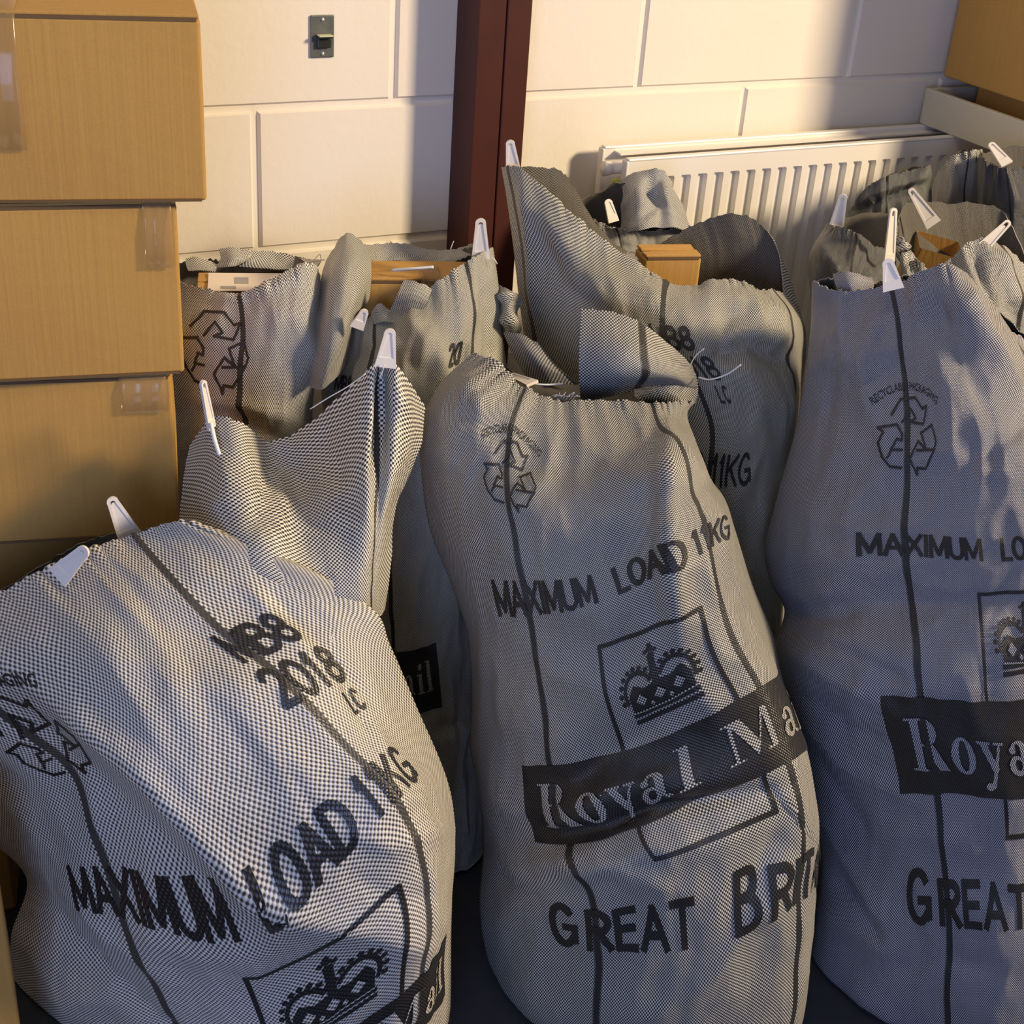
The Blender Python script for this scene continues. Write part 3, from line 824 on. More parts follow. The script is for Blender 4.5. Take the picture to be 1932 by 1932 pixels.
# ------------------------------------------------------------------ cartons
def carton(o, ex, ey, ez, label, group=None, tape=True, flaps=True, seed=0, name='cardboard_box', mat=None, open_top=False, bulge=0.004):
    """o: front lower left corner; ex, ey, ez edge vectors (width, depth, height)"""
    rs = random.Random(seed); mat = mat or M_card
    o = Vector(o); ex = Vector(ex); ey = Vector(ey); ez = Vector(ez)
    W, D, H = ex.length, ey.length, ez.length
    fr = Matrix((ex.normalized(), ey.normalized(), ez.normalized())).transposed().to_4x4(); fr.translation = o
    base = o+ex/2+ey/2
    e = empty(name, tuple(base)); tag(e, label, 'box', group)
    def T(bm, nm, m, par=e, sm=False):
        for v in bm.verts: v.co = fr @ v.co
        return bm_obj(nm, bm, m, par, sm)
    # body: rounded, slightly bulging shell
    bm = bmesh.new()
    ztop = H-0.006
    bm_box(bm, (W/2, D/2, ztop/2), (W, D, ztop), bevel=0.004, seg=3)
    bmesh.ops.subdivide_edges(bm, edges=[ed for ed in bm.edges if ed.calc_length() > 0.08], cuts=6, use_grid_fill=True)
    for v in bm.verts:
        a = math.sin(math.pi*min(1, max(0, v.co.x/W))); c = math.sin(math.pi*min(1, max(0, v.co.z/H)))
        if v.co.y < 0.006: v.co.y -= bulge*a*c
        if v.co.x > W-0.006: v.co.x += bulge*c*math.sin(math.pi*min(1, max(0, v.co.y/D)))
    if open_top:
        for f in [f for f in bm.faces if f.calc_center_median().z > ztop-0.004]: bm.faces.remove(f)
    T(bm, 'body', mat, sm=False)
    if flaps:
        # closing flaps of the lid, a board thick, standing a little proud, with their dark cut edges
        for k in range(2):
            bm = bmesh.new()
            y0, y1 = (0.0005, D/2-0.0015) if k == 0 else (D/2+0.0015, D-0.0005)
            bm_box(bm, (W/2, (y0+y1)/2, H-0.0025), (W-0.003, y1-y0, 0.004), bevel=0.0012)
            for v in bm.verts:
                v.co.z += 0.003*math.sin(v.co.x/W*math.pi*1.3+seed+k)*((v.co.y-y0)/(y1-y0) if k == 0 else (y1-v.co.y)/(y1-y0))
            T(bm, 'top_flap', mat)
        bm = bmesh.new(); bm_box(bm, (W/2, 0.0038, ztop+0.0002), (W-0.008, 0.0095, 0.0040))
        T(bm, 'flap_edge', M_edge)
        bm = bmesh.new(); bm_box(bm, (W/2, 0.0015, 0.0017), (W-0.012, 0.0075, 0.0030))
        T(bm, 'bottom_edge', M_edge)
    if tape:
        for (ta, tb, ov) in tape if isinstance(tape, list) else [(0.42, 0.56, 0.07)]:
            V = []; F = []; n = 10
            prof = [(D*0.7, H+0.0012), (0.004, H+0.0012), (-0.0016, H-0.004), (-0.0036-bulge*0.6, H-ov*0.5), (-0.0026-bulge, H-ov)]
            for j, (y, z) in enumerate(prof):
                for i in range(n+1):
                    x = W*ta+(W*tb-W*ta)*i/n
                    V.append(fr @ Vector((x, y+0.0005*math.sin(i*1.7+j), z)))
            for j in range(len(prof)-1):
                for i in range(n):
                    a = j*(n+1)+i; F.append((a, a+1, a+n+2, a+n+1))
            t = mesh_obj('packing_tape', V, F, M_tape, e)
            m = t.modifiers.new('s', 'SOLIDIFY'); m.thickness = 0.0003
    return e, fr, (W, D, H)


# left stack: three whole cartons and a fourth under them; faces turned a little towards the room's left
AZ = math.radians(-12.5)
EX = Vector((math.cos(AZ), math.sin(AZ), 0)); EY = Vector((-math.sin(AZ), math.cos(AZ), 0))
STACK = 'cartons stacked at the left'
def stack_box(right_bottom_px, right_top_y, h, width, depth, label, seed, dz=0.0, az=0.0, tape=True):
    """front lower right corner under a pixel; the height follows from the pixel of the upper corner"""
    p = Vector(atH(*right_bottom_px, h))
    # top corner on the vertical through p
    v = ray(right_bottom_px[0]+4, right_top_y); t = h/np.dot(v, FH); q = CAM+v*t
    hgt = q[2]-p.z
    R_ = Matrix.Rotation(az, 3, 'Z'); ex = R_ @ EX; ey = R_ @ EY
    return carton(p-ex*width, ex*width, ey*depth, Vector((0, 0, hgt)), label, STACK, tape=tape, seed=seed), hgt
H_ST = 1.64
zt = []
def zpix(px, py, h=H_ST): return atH(px, py, h)[2]
z_tops = [zpix(390, 28), zpix(352, 380), zpix(346, 706), zpix(330, 1008)]     # top of each carton at its front right corner
z_bots = [zpix(388, 358), zpix(347, 694), zpix(327, 990)]
xr_top = [392, 349, 345]
zz = [z_tops[0], z_tops[1], z_tops[2], z_tops[3]]
WID = [0.42, 0.40, 0.40, 0.28]
labels = ['cardboard box on top of the left stack, widest and overhanging to the right',
          'cardboard box second from the top of the left stack with taped corner',
          'cardboard box third from the top of the left stack, just above the white tags',
          'cardboard box at the bottom of the left stack, mostly hidden behind the sack']
tapes = [[(0.40, 0.535, 0.15)], [(0.90, 0.985, 0.08)], [(0.84, 0.985, 0.05)], True]
pxr = [(390, 362), (348, 694), (338, 990), (178, 1080)]
bot = [zz[1]+0.0022, zz[2]+0.0022, zz[3]+0.0022, 0.001]
for i in range(4):
    p = Vector(atH(pxr[i][0], pxr[i][1], H_ST + (0.03 if i == 3 else 0)))
    p.z = bot[i]; hgt = zz[i]-bot[i]
    a = [0.0, 0.03, -0.01, 0.0][i]; R_ = Matrix.Rotation(a, 3, 'Z'); ex = R_ @ EX; ey = R_ @ EY
    if i == 3:                                   # the bottom of the stack goes down to the floor in two layers
        n_ = 3; hh = hgt/n_
        for k in range(n_):
            lab = labels[3] if k == n_-1 else ['cardboard box standing on the floor under the left stack', 'cardboard box second up from the floor in the left stack'][k]
            carton(p-ex*(0.36 if k == n_-1 else 0.52)+Vector((0, 0, k*hh)), ex*0.36, ey*0.22, Vector((0, 0, hh-0.005)), lab, STACK, seed=10+k)
    else:
        carton(p-ex*WID[i], ex*WID[i], ey*0.22, Vector((0, 0, hgt)), labels[i], STACK, tape=tapes[i], seed=i)

# a carton edge at the lower left corner of the view
p = Vector(atH(13, 1760, 1.28)); p.z = 0.0
tz = atH(4, 1560, 1.28)[2]
carton((p.x-0.36, p.y, 0.001), (0.36, 0, 0), (0, 0.10, 0), (0, 0, tz), 'cardboard box at the lower left edge beside the front sack', seed=21)

# right: tray, carton on it and the cartons that carry them
def right_stack():
    Yn = -0.02
    top_l = Vector(atY(1747, 166, -0.03)); 
    bl = Vector(atY(1740, 232, -0.03))
    x = top_l.x; zt_ = top_l.z; zb = bl.z
    wdt, dpt = 0.55, 0.36
    e = empty('tray', (x+wdt/2, -0.03-dpt/2, zb)); tag(e, 'shallow cream tray under the big cardboard box at the upper right', 'tray')
    bm = bmesh.new(); t = 0.012; hh = zt_-zb
    bm_box(bm, (x+t/2, -0.03-dpt/2, zb+hh/2), (t, dpt, hh), bevel=0.002); bm_obj('side_board', bm, M_pale, e)
    bm = bmesh.new(); bm_box(bm, (x+wdt-t/2, -0.03-dpt/2, zb+hh/2), (t, dpt, hh), bevel=0.002); bm_obj('side_board', bm, M_pale, e)
    bm = bmesh.new(); bm_box(bm, (x+wdt/2, -0.03-t/2, zb+hh/2), (wdt-2*t, t, hh), bevel=0.002); bm_obj('end_board', bm, M_pale, e)
    bm = bmesh.new(); bm_box(bm, (x+wdt/2, -0.03-dpt+t/2, zb+hh/2), (wdt-2*t, t, hh), bevel=0.002); bm_obj('end_board', bm, M_pale, e)
    bm = bmesh.new(); bm_box(bm, (x+wdt/2, -0.03-dpt/2, zb+0.004), (wdt-2*t, dpt-2*t, 0.008)); bm_obj('base_board', bm, M_card, e)
    # big carton standing in the tray
    cx = x+0.032; v = ray(1777, 143); bz = CAM[2]+v[2]*(cx-CAM[0])/v[0]; by = CAM[1]+v[1]*(cx-CAM[0])/v[0]
    carton((x+0.08, -0.36, zb+0.0085), (0.40, 0, 0), (0, 0.28, 0), (0, 0, bz-zb-0.012), 'flat cardboard pack lying in the cream tray under the big box', seed=33, tape=False)
    carton((cx, -0.375, bz), (0.45, 0, 0), (0, 0.34, 0), (0, 0, 0.42), 'big brown cardboard box in the tray at the upper right corner', seed=31, tape=False)
    # cartons carrying the tray, set back from its edge
    hs = (zb-0.012)/3
    for k in range(3):
        carton((x+0.16, -0.36, 0.001+k*(hs+0.003)), (0.34, 0, 0), (0, 0.2, 0), (0, 0, hs), 'cardboard boxes carrying the cream tray, hidden behind the right sacks', 'boxes under the tray', seed=40+k, tape=False)
right_stack()

# =================================================================== THE SACKS
def mats(cell, white=(0.80, 0.80, 0.80), **kw):
    f = fabric_mat('woven_polypropylene_%d' % int(cell*1e5), cell, white=white, **kw)
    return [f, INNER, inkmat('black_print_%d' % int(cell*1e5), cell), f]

# ---- middle front sack
mA = mats(0.0020, white=(0.62, 0.61, 0.56), bias=0.10, soft=0.28)  # same cloth, white lowered so the dimmer light here is in the colour
cl = Cloth(); S = [0, .10, .213, .35, .495, .66]
rows = [
 (0.000, [(893,666),(942,690),(988,737),(1090,760),(1230,762),(1311,756)], 1.70, .05),
 (0.045, [(832,722),(880,745),(967,793),(1095,822),(1245,812),(1304,796)], 1.68, .10),
 (0.110, [(793,815),(858,858),(957,893),(1100,912),(1286,870),(1322,858)], 1.65, .15),
 (0.160, [(795,890),(860,928),(966,962),(1110,972),(1300,925),(1342,905)], 1.64, .17),
 (0.210, [(808,985),(874,1022),(981,1040),(1120,1040),(1315,962),(1366,938)], 1.63, .18),
 (0.285, [(855,1110),(912,1152),(1003,1160),(1150,1128),(1336,1035),(1388,1003)], 1.62, .19),
 (0.350, [(884,1200),(935,1245),(1018,1255),(1165,1215),(1352,1135),(1418,1100)], 1.61, .19),
 (0.420, [(890,1310),(940,1345),(1034,1355),(1185,1320),(1385,1225),(1457,1195)], 1.61, .20),
 (0.475, [(887,1400),(945,1435),(1040,1440),(1215,1405),(1425,1295),(1472,1262)], 1.61, .20),
 (0.560, [(905,1500),(955,1565),(1080,1590),(1240,1545),(1478,1432),(1515,1400)], 1.60, .21),
 (0.620, [(912,1590),(975,1650),(1115,1665),(1290,1625),(1508,1545),(1536,1500)], 1.59, .22),
 (0.700, [(903,1710),(985,1762),(1132,1782),(1310,1782),(1500,1690),(1541,1640)], 1.58, .22),
 (0.800, [(930,1850),(1000,1905),(1128,1932),(1310,1940),(1497,1850),(1528,1790)], 1.58, .21),
 (0.900, [(975,1960),(1040,2020),(1135,2070),(1300,2080),(1470,2010),(1505,1930)], 1.58, .18)]
cre = [([(1262,800),(1262,900),(1262,1010),(1270,1120),(1290,1190)], 26, .014),
       ([(1225,800),(1230,950),(1235,1100)], 20, -.006),
       ([(985,1535),(1060,1575),(1140,1562),(1220,1528),(1330,1512),(1480,1480)], 18, -.020),
       ([(905,1480),(960,1520),(1060,1555),(1150,1545)], 26, .008),
       ([(1010,1490),(1100,1515),(1200,1480),(1330,1450)], 30, .010), ([(1000,1620),(1100,1640),(1220,1600),(1340,1590),(1460,1560)], 30, .010),
       ([(960,1650),(1030,1620),(1130,1620),(1230,1660),(1330,1700)], 26, .007),
       ([(930,1640),(1000,1690),(1050,1700)], 20, -.006),
       ([(840,760),(900,800),(945,830)], 24, -.007), ([(880,700),(905,780),(900,850)], 22, .006),
       ([(1500,1600),(1460,1680),(1430,1760)], 24, .008), ([(1480,1560),(1430,1640),(1400,1700)], 20, -.007),
       ([(900,1180),(960,1300),(1000,1400)], 34, .005), ([(1240,770),(1290,790),(1310,760)], 18, -.008)]
sf = make_sack_surface(cl, S, rows, bk=.5, back=[(950,690,1.76),(1000,716,1.80),(1090,728,1.82),(1200,740,1.80)], creases=cre, seed=2, amp=.85, p=.72, steps=[([(1250,740),(1262,900),(1262,1010),(1268,1120),(1300,1260),(1400,1400)], 100, .045)])
prints(cl, sf, ('recycle', 'load', 'frame', 'band', 'great'))
patch(cl, [[(1097,583,1.745),(1160,590,1.74),(1215,612,1.74),(1262,650,1.745),(1306,690,1.76)],
           [(1094,640,1.715),(1160,650,1.70),(1218,665,1.70),(1268,690,1.715),(1312,712,1.75)],
           [(1092,700,1.70),(1160,705,1.685),(1222,705,1.69),(1272,712,1.71),(1315,728,1.745)],
           [(1096,757,1.72),(1150,748,1.72),(1205,732,1.72),(1262,725,1.73),(1313,742,1.75)]], 0.70, 0.86, 0, 0.12, seed=11, amp=.3, jag=.002)
patch(cl, [[(1196,735,1.735),(1262,712,1.74),(1312,702,1.755)],[(1200,752,1.72),(1262,735,1.72),(1318,735,1.745)],[(1230,772,1.735),(1280,768,1.72),(1311,762,1.73)]], 0.9, 0.98, 0, 0.05, seed=12, amp=.2)
patch(cl, [[(950,627,1.83),(985,631,1.82),(1020,652,1.81)],[(966,665,1.82),(1005,672,1.80),(1050,690,1.80)],[(996,716,1.82),(1035,724,1.80),(1092,726,1.80)]], 0.99, 1.06, 0, 0.07, seed=13, amp=.2)
e = new_sack('grey woven mail sack upright in the front centre, crown print and name band facing out', atH(1200, 1700, 1.58))
cl.build('body', mA, e)
hanging_tab(e, (1000,722), (962,707), 1.70, 1.74, .018, .010, 0.9)
thread(e, [(1000,724,1.70),(1030,726,1.70),(1062,724,1.71)], .0013)
for k in range(12):
    x = 1035+k*4.2
    thread(e, [(x,757,1.67),(x+6+3*math.sin(k*2.1),748,1.665),(x+12+4*math.cos(k*3),744+4*math.sin(k*1.3),1.66)], .0005, 'frayed_thread')
thread(e, [(1302,690,1.74),(1312,672,1.73),(1328,658,1.72)], .0007)
thread(e, [(1318,712,1.74),(1340,716,1.72),(1372,706,1.71),(1398,688,1.70)], .0010)

# ---- left front sack
mF = mats(0.0025, white=(0.80, 0.76, 0.68), dark=(0.045, 0.042, 0.04), soft=0.55, bump=.7)
mF.append(fabric_mat('woven_polypropylene_neck', 0.0026, white=(0.82, 0.79, 0.70), soft=0.25, bump=.6))
cl = Cloth(); S = [0, .10, .213, .35, .495, .58, .66]
rows = [
 (0.00, [(-200,1300),(-165,1245),(-110,1180),(80,1080),(252,1008),(335,985),(420,1000)], 1.50, .07, [0,0,0,0,0,-.03,-.06]),
 (0.06, [(-195,1390),(-120,1345),(-40,1300),(165,1180),(340,1110),(470,1060),(600,1082)], 1.48, .13, [0,0,0,0,0,-.02,-.065]),
 (0.10, [(-155,1460),(-60,1425),(60,1385),(220,1262),(420,1195),(560,1140),(702,1148)], 1.47, .16, [0,0,0,0,0,-.01,-.05]),
 (0.15, [(-95,1510),(10,1485),(135,1448),(290,1380),(522,1272),(640,1225),(735,1215)], 1.45, .18, [0,0,0,0,0,0,-.03]),
 (0.21, [(-30,1575),(60,1570),(180,1555),(380,1540),(640,1392),(718,1345),(785,1330)], 1.43, .19),
 (0.285,[(48,1655),(112,1690),(232,1730),(485,1765),(745,1510),(795,1470),(846,1480)], 1.42, .20),
 (0.36, [(25,1760),(130,1820),(285,1845),(520,1850),(808,1665),(842,1625),(858,1590)], 1.41, .20),
 (0.45, [(22,1850),(155,1920),(330,1940),(560,1960),(797,1800),(832,1750),(853,1700)], 1.40, .20),
 (0.60, [(48,2000),(180,2080),(350,2110),(580,2130),(775,1990),(815,1950),(850,1900)], 1.40, .19)]
cre = [([(0,1235),(130,1330),(280,1460),(400,1600),(480,1690),(620,1745),(740,1775)], 34, .012),
       ([(0,1300),(120,1400),(260,1530),(370,1650),(470,1745)], 34, -.008),
       ([(60,1660),(150,1790),(260,1890),(400,1990)], 20, -.012),
       ([(100,1640),(210,1770),(340,1870)], 18, .007),
       ([(500,1100),(560,1180),(640,1260),(720,1340)], 16, -.006), ([(460,1090),(520,1170),(590,1240)], 16, .005),
       ([(540,1440),(590,1530),(600,1600)], 12, -.004), ([(640,1280),(680,1340),(700,1380)], 10, -.004),
       ([(200,1150),(240,1300),(330,1440)], 30, .004), ([(330,1200),(400,1330),(500,1450)], 26, -.003),
       ([(640,1560),(740,1590),(860,1560)], 22, .007), ([(640,1640),(740,1700),(850,1690)], 22, -.004),
       ([(30,1740),(100,1840),(160,1932)], 26, .010)]
sf = make_sack_surface(cl, S, rows, back=[(-120,1190,1.56),(60,1078,1.58),(150,1026,1.58),(215,1006,1.58),(300,995,1.57)], creases=cre, seed=5, amp=.8, p=.85, NU=170, steps=[([(-160,1150),(0,1238),(130,1330),(280,1460),(400,1600),(480,1690),(620,1745),(740,1775),(900,1800)], 95, .085)])
prints(cl, sf, ('recycle', 'date', 'load', 'frame', 'band'), dd=0.006, dv=0.016)
u0 = 0.56
patch(cl, [
 [(360,840,1.60),(402,788,1.58),(452,796,1.57),(512,832,1.62),(602,784,1.61),(700,692,1.58),(716,684,1.60),(750,690,1.57),(802,768,1.62)],
 [(348,905,1.58),(405,862,1.54),(462,862,1.53),(533,895,1.58),(612,868,1.56),(700,800,1.54),(722,790,1.57),(748,800,1.54),(792,842,1.60)],
 [(338,985,1.55),(398,950,1.49),(470,940,1.47),(552,958,1.50),(622,948,1.49),(690,915,1.48),(718,905,1.50),(742,905,1.50),(768,905,1.60)],
 [(338,1020,1.52),(415,1022,1.44),(490,1020,1.42),(572,1038,1.44),(636,1040,1.44),(690,1022,1.44),(708,1010,1.46),(725,985,1.48),(742,965,1.56)],
 [(380,1062,1.50),(450,1082,1.41),(522,1092,1.40),(592,1110,1.41),(646,1120,1.41),(686,1118,1.42),(702,1108,1.44),(716,1090,1.46),(737,1060,1.52)],
 [(400,1100,1.49),(470,1125,1.42),(540,1145,1.40),(602,1170,1.40),(652,1182,1.42),(690,1180,1.43),(702,1172,1.45),(712,1165,1.46),(727,1150,1.50)]],
 u0, u0+0.30, -0.20, 0.10, seed=15, amp=.45, jag=.003, mats=(4, 1),
 creases=[([(530,850),(535,950),(520,1040)], 14, .007), ([(505,845),(500,930),(470,1010)], 16, -.008), ([(600,800),(640,900),(690,1000)], 20, -.006),
          ([(615,900),(625,1000)], 12, .004), ([(575,890),(590,980)], 9, -.005), ([(395,830),(430,900),(420,990)], 18, .006), ([(716,690),(716,780),(705,900)], 9, -.008),
          ([(750,720),(765,800),(750,900)], 14, .006)])
e = new_sack('pale grey woven mail sack leaning at the lower left, mouth folded open, big load-limit lettering', atH(450, 1800, 1.40))
cl.build('body', mF, e)
hanging_tab(e, (243,1008), (208,938), 1.50, 1.50, .030, .014, -0.1)
hanging_tab(e, (114,1084), (164,1034), 1.395, 1.395, .028, .016, -0.2)
hanging_tab(e, (398,800), (382,718), 1.56, 1.55, .013, .010, 0.8)
thread(e, [(398,798,1.555),(405,830,1.54),(414,858,1.53)], .0028, 'tab_cord')
hanging_tab(e, (728,684), (737,620), 1.565, 1.57, .026, .014, 0.1)
thread(e, [(724,686,1.56),(722,700,1.56),(716,712,1.56)], .0006)
thread(e, [(585,772,1.56),(620,750,1.56),(655,730,1.56),(690,705,1.56)], .0007)
thread(e, [(632,1190,1.30),(625,1205,1.295),(630,1215,1.29)], .0006)

# ---- right front sack
mR = mats(0.00165, white=(0.54, 0.54, 0.60), bias=0.12, soft=0.28)  # same cloth, darkened and blued: its cool shade is put into the colour
cl = Cloth(); S = [0, .10, .213, .35, .495, .66]
rows = [
 (-0.09, [(1532,530),(1590,548),(1684,538),(1790,505),(1890,612),(2000,700)], 1.785, .07, [0,0,0,0,.05,.08]),
 (-0.03, [(1530,610),(1590,622),(1698,622),(1815,600),(1935,692),(2050,770)], 1.775, .11, [0,0,0,0,.05,.08]),
 (0.04,  [(1520,690),(1590,702),(1707,705),(1830,700),(1955,765),(2080,830)], 1.755, .14, [0,0,0,0,.05,.08]),
 (0.11,  [(1503,800),(1580,812),(1716,815),(1842,815),(1975,845),(2100,880)], 1.735, .17),
 (0.21,  [(1462,955),(1555,962),(1710,970),(1862,975),(2012,968),(2130,950)], 1.705, .19),
 (0.285, [(1444,1055),(1545,1050),(1712,1048),(1872,1058),(2032,1040),(2150,1010)], 1.695, .20),
 (0.35,  [(1478,1140),(1562,1140),(1722,1130),(1880,1122),(2042,1110),(2160,1090)], 1.685, .20),
 (0.42,  [(1460,1240),(1560,1235),(1733,1225),(1885,1222),(2050,1200),(2170,1160)], 1.675, .21),
 (0.475, [(1470,1330),(1585,1312),(1738,1312),(1892,1320),(2060,1290),(2180,1250)], 1.675, .21),
 (0.56,  [(1512,1460),(1635,1478),(1770,1488),(1925,1497),(2080,1470),(2190,1430)], 1.665, .21),
 (0.62,  [(1545,1570),(1655,1585),(1781,1595),(1930,1605),(2090,1560),(2200,1520)], 1.665, .21),
 (0.70,  [(1545,1690),(1655,1725),(1793,1737),(1937,1742),(2100,1700),(2210,1650)], 1.655, .21),
 (0.80,  [(1526,1840),(1645,1868),(1788,1880),(1940,1885),(2110,1850),(2220,1800)], 1.645, .20),
 (0.90,  [(1560,1950),(1660,2010),(1797,2040),(1940,2050),(2100,2000),(2210,1940)], 1.645, .17)]
cre = [([(1790,505),(1850,640),(1932,800)], 20, .020), ([(1760,540),(1810,680),(1880,800)], 30, -.012),
       ([(1620,640),(1640,760),(1700,900)], 24, .007), ([(1580,640),(1560,800),(1520,950)], 26, -.006),
       ([(1470,1180),(1600,1230),(1740,1300)], 14, -.006), ([(1470,1220),(1600,1290),(1740,1370)], 14, .006), ([(1480,1290),(1600,1360),(1720,1420)], 14, -.006),
       ([(1490,1340),(1600,1440),(1760,1520)], 18, .007), ([(1500,1380),(1580,1490),(1660,1600)], 16, -.007), ([(1530,1500),(1600,1620),(1680,1760)], 18, .007),
       ([(1443,1080),(1500,1120),(1600,1110)], 22, .008), ([(1470,1150),(1540,1170),(1640,1150)], 16, -.007),
       ([(1560,1640),(1620,1700),(1680,1790)], 14, -.009), ([(1540,1710),(1620,1760),(1700,1800)], 22, .008), ([(1650,1850),(1760,1810),(1900,1830)], 30, -.006),
       ([(1600,1600),(1720,1560),(1900,1620)], 30, .005), ([(1590,1850),(1700,1932)], 20, .007), ([(1560,1070),(1640,1010),(1760,980)], 34, .004),
       ([(1780,900),(1860,860),(1932,800)], 26, -.007), ([(1740,830),(1830,880),(1932,900)], 24, .005)]
sf = make_sack_surface(cl, S, rows, back=[(1585,522,1.80),(1660,532,1.82),(1770,512,1.83),(1890,592,1.82)], creases=cre, seed=8, amp=.85, p=.7, steps=[([(1780,450),(1795,530),(1870,650),(1960,800),(2000,1000),(2000,1300)], 140, .070)])
prints(cl, sf, ('recycle', 'load', 'frame', 'band', 'great'))
patch(cl, [[(1572,518,1.80),(1600,514,1.79),(1645,526,1.80)],[(1576,534,1.785),(1605,532,1.775),(1648,538,1.785)],[(1582,550,1.78),(1610,551,1.77),(1645,550,1.78)]], .8, .87, 0, .04, seed=33, amp=.5)
e = new_sack('cool-shaded grey woven mail sack at the right edge, smooth front, cut off by the frame', atH(1800, 1700, 1.60))
cl.build('body', mR, e)
hanging_tab(e, (1684,538), (1674,488), 1.70, 1.71, .026, .015, 0.1)

# ---- open sack behind the middle one
mB = mats(0.00195, white=(0.64, 0.63, 0.55), bias=0.08, soft=0.28)
cl = Cloth(); S = [.19, .25, .35, .495, .62, .74, .85]
rows = [
 (0.00, [(946,316),(980,316),(1098,430),(1256,536),(1375,534),(1440,548),(1480,552)], 2.02, .08),
 (0.05, [(957,380),(1000,395),(1112,505),(1250,572),(1382,570),(1470,588),(1516,610)], 2.01, .12),
 (0.10, [(969,470),(1022,490),(1122,575),(1254,636),(1388,640),(1470,655),(1520,672)], 2.01, .16),
 (0.16, [(980,570),(1032,595),(1135,655),(1308,712),(1412,718),(1482,722),(1514,735)], 2.01, .18),
 (0.21, [(992,660),(1052,690),(1160,745),(1342,798),(1432,800),(1490,792),(1506,800)], 2.01, .19),
 (0.285,[(1002,790),(1072,810),(1192,875),(1338,920),(1430,905),(1480,875),(1494,870)], 2.02, .20),
 (0.36, [(1010,900),(1082,940),(1202,1000),(1360,1042),(1440,1015),(1478,985),(1490,965)], 2.02, .20),
 (0.50, [(1022,1050),(1090,1110),(1212,1180),(1372,1220),(1445,1190),(1470,1165),(1482,1120)], 2.02, .20),
 (0.70, [(1040,1350),(1100,1400),(1222,1460),(1380,1490),(1450,1450),(1470,1420),(1480,1380)], 2.02, .19)]
cre = [([(1000,340),(1080,420),(1180,500),(1260,545)], 14, .006), ([(1010,430),(1060,540),(1150,600),(1260,620)], 26, -.012),
       ([(1100,520),(1180,540),(1260,580)], 22, .008), ([(1390,560),(1370,620),(1350,690)], 22, -.012), ([(1430,570),(1440,620),(1500,640)], 18, .008),
       ([(1360,680),(1420,650),(1480,680),(1500,700)], 22, -.014), ([(1340,660),(1400,620),(1500,660)], 14, .010), ([(985,330),(1000,470),(1010,600)], 10, .007)]
sf = make_sack_surface(cl, S, rows, back=[(1045,318,2.05),(1080,350,2.07),(1118,415,2.09),(1165,465,2.11),(1215,475,2.13),(1272,444,2.14),(1325,418,2.14),(1380,403,2.13),(1432,420,2.12),(1468,470,2.09)],
                       backv=.3, creases=cre, seed=9, amp=.8, p=.75, NU=140, NB=90, bk=.35)
prints(cl, sf, ('date', 'load'), du=0.03, dd=-0.005)
e = new_sack('grey woven mail sack with a tall pointed open mouth, right behind the front centre sack', atH(1250, 1200, 2.02))
cl.build('body', mB, e)
hanging_tab(e, (968,318), (962,264), 2.01, 2.01, .022, .013, 0.0)
hanging_tab(e, (1205,487), (1186,476), 2.06, 2.09, .018, .014, 0.5)

# ---- sack behind-left with a box in its mouth (between the cartons and the column)
mC = mats(0.0019, white=(0.66, 0.65, 0.57))
cl = Cloth(); S = [0, .12, .25, .37, .5, .6]
rows = [
 (0.00, [(618,560),(668,604),(735,590),(812,548),(882,492),(930,466)], 1.95, .08),
 (0.06, [(610,640),(655,680),(722,655),(812,618),(892,585),(944,560)], 1.94, .12),
 (0.12, [(606,720),(648,745),(722,732),(802,700),(890,672),(952,650)], 1.93, .14),
 (0.20, [(612,800),(664,840),(740,845),(812,825),(890,800),(965,775)], 1.92, .16),
 (0.30, [(620,950),(680,980),(760,995),(830,975),(900,945),(968,900)], 1.92, .17),
 (0.45, [(640,1150),(690,1195),(770,1210),(840,1185),(902,1150),(965,1100)], 1.92, .17),
 (0.60, [(660,1400),(705,1440),(790,1445),(862,1425),(912,1395),(965,1350)], 1.92, .17),
 (0.80, [(700,1650),(750,1690),(820,1700),(872,1690),(915,1670),(955,1600)], 1.92, .15)]
cre = [([(700,640),(720,720),(760,800)], 22, -.010), ([(800,620),(830,700),(870,790)], 24, .008), ([(640,690),(700,650),(760,600)], 20, -.008),
       ([(900,520),(920,600),(930,700)], 16, -.010), ([(770,590),(800,640),(790,700)], 16, .008), ([(860,640),(850,700),(830,760)], 12, -.007),
       ([(810,1380),(860,1365),(900,1355)], 10, -.008)]
sf = make_sack_surface(cl, S, rows, back=[(640,490,2.01),(690,470,2.04),(760,470,2.06),(830,480,2.06),(880,468,2.03)], creases=cre, seed=12, amp=.9, p=.8, NU=120, NB=60, bk=.55, backv=.2)
lay(cl, sf, poly_bm([[(0.13, -0.535), (0.335, -0.535), (0.335, -0.46), (0.13, -0.46)]]), 2)
put_serif(cl, sf, 'ail', 0.235, 0.318, 0.512, 0.036, 3)
put_sans(cl, sf, 'MB8', 0.075, 0.155, 0.118, 0.032, 2, .0056)
put_sans(cl, sf, '20', 0.425, 0.465, 0.125, 0.032, 2, .0056)
put_sans(cl, sf, 'LC', 0.33, 0.36, 0.200, 0.020, 2, .003, gap=.45)
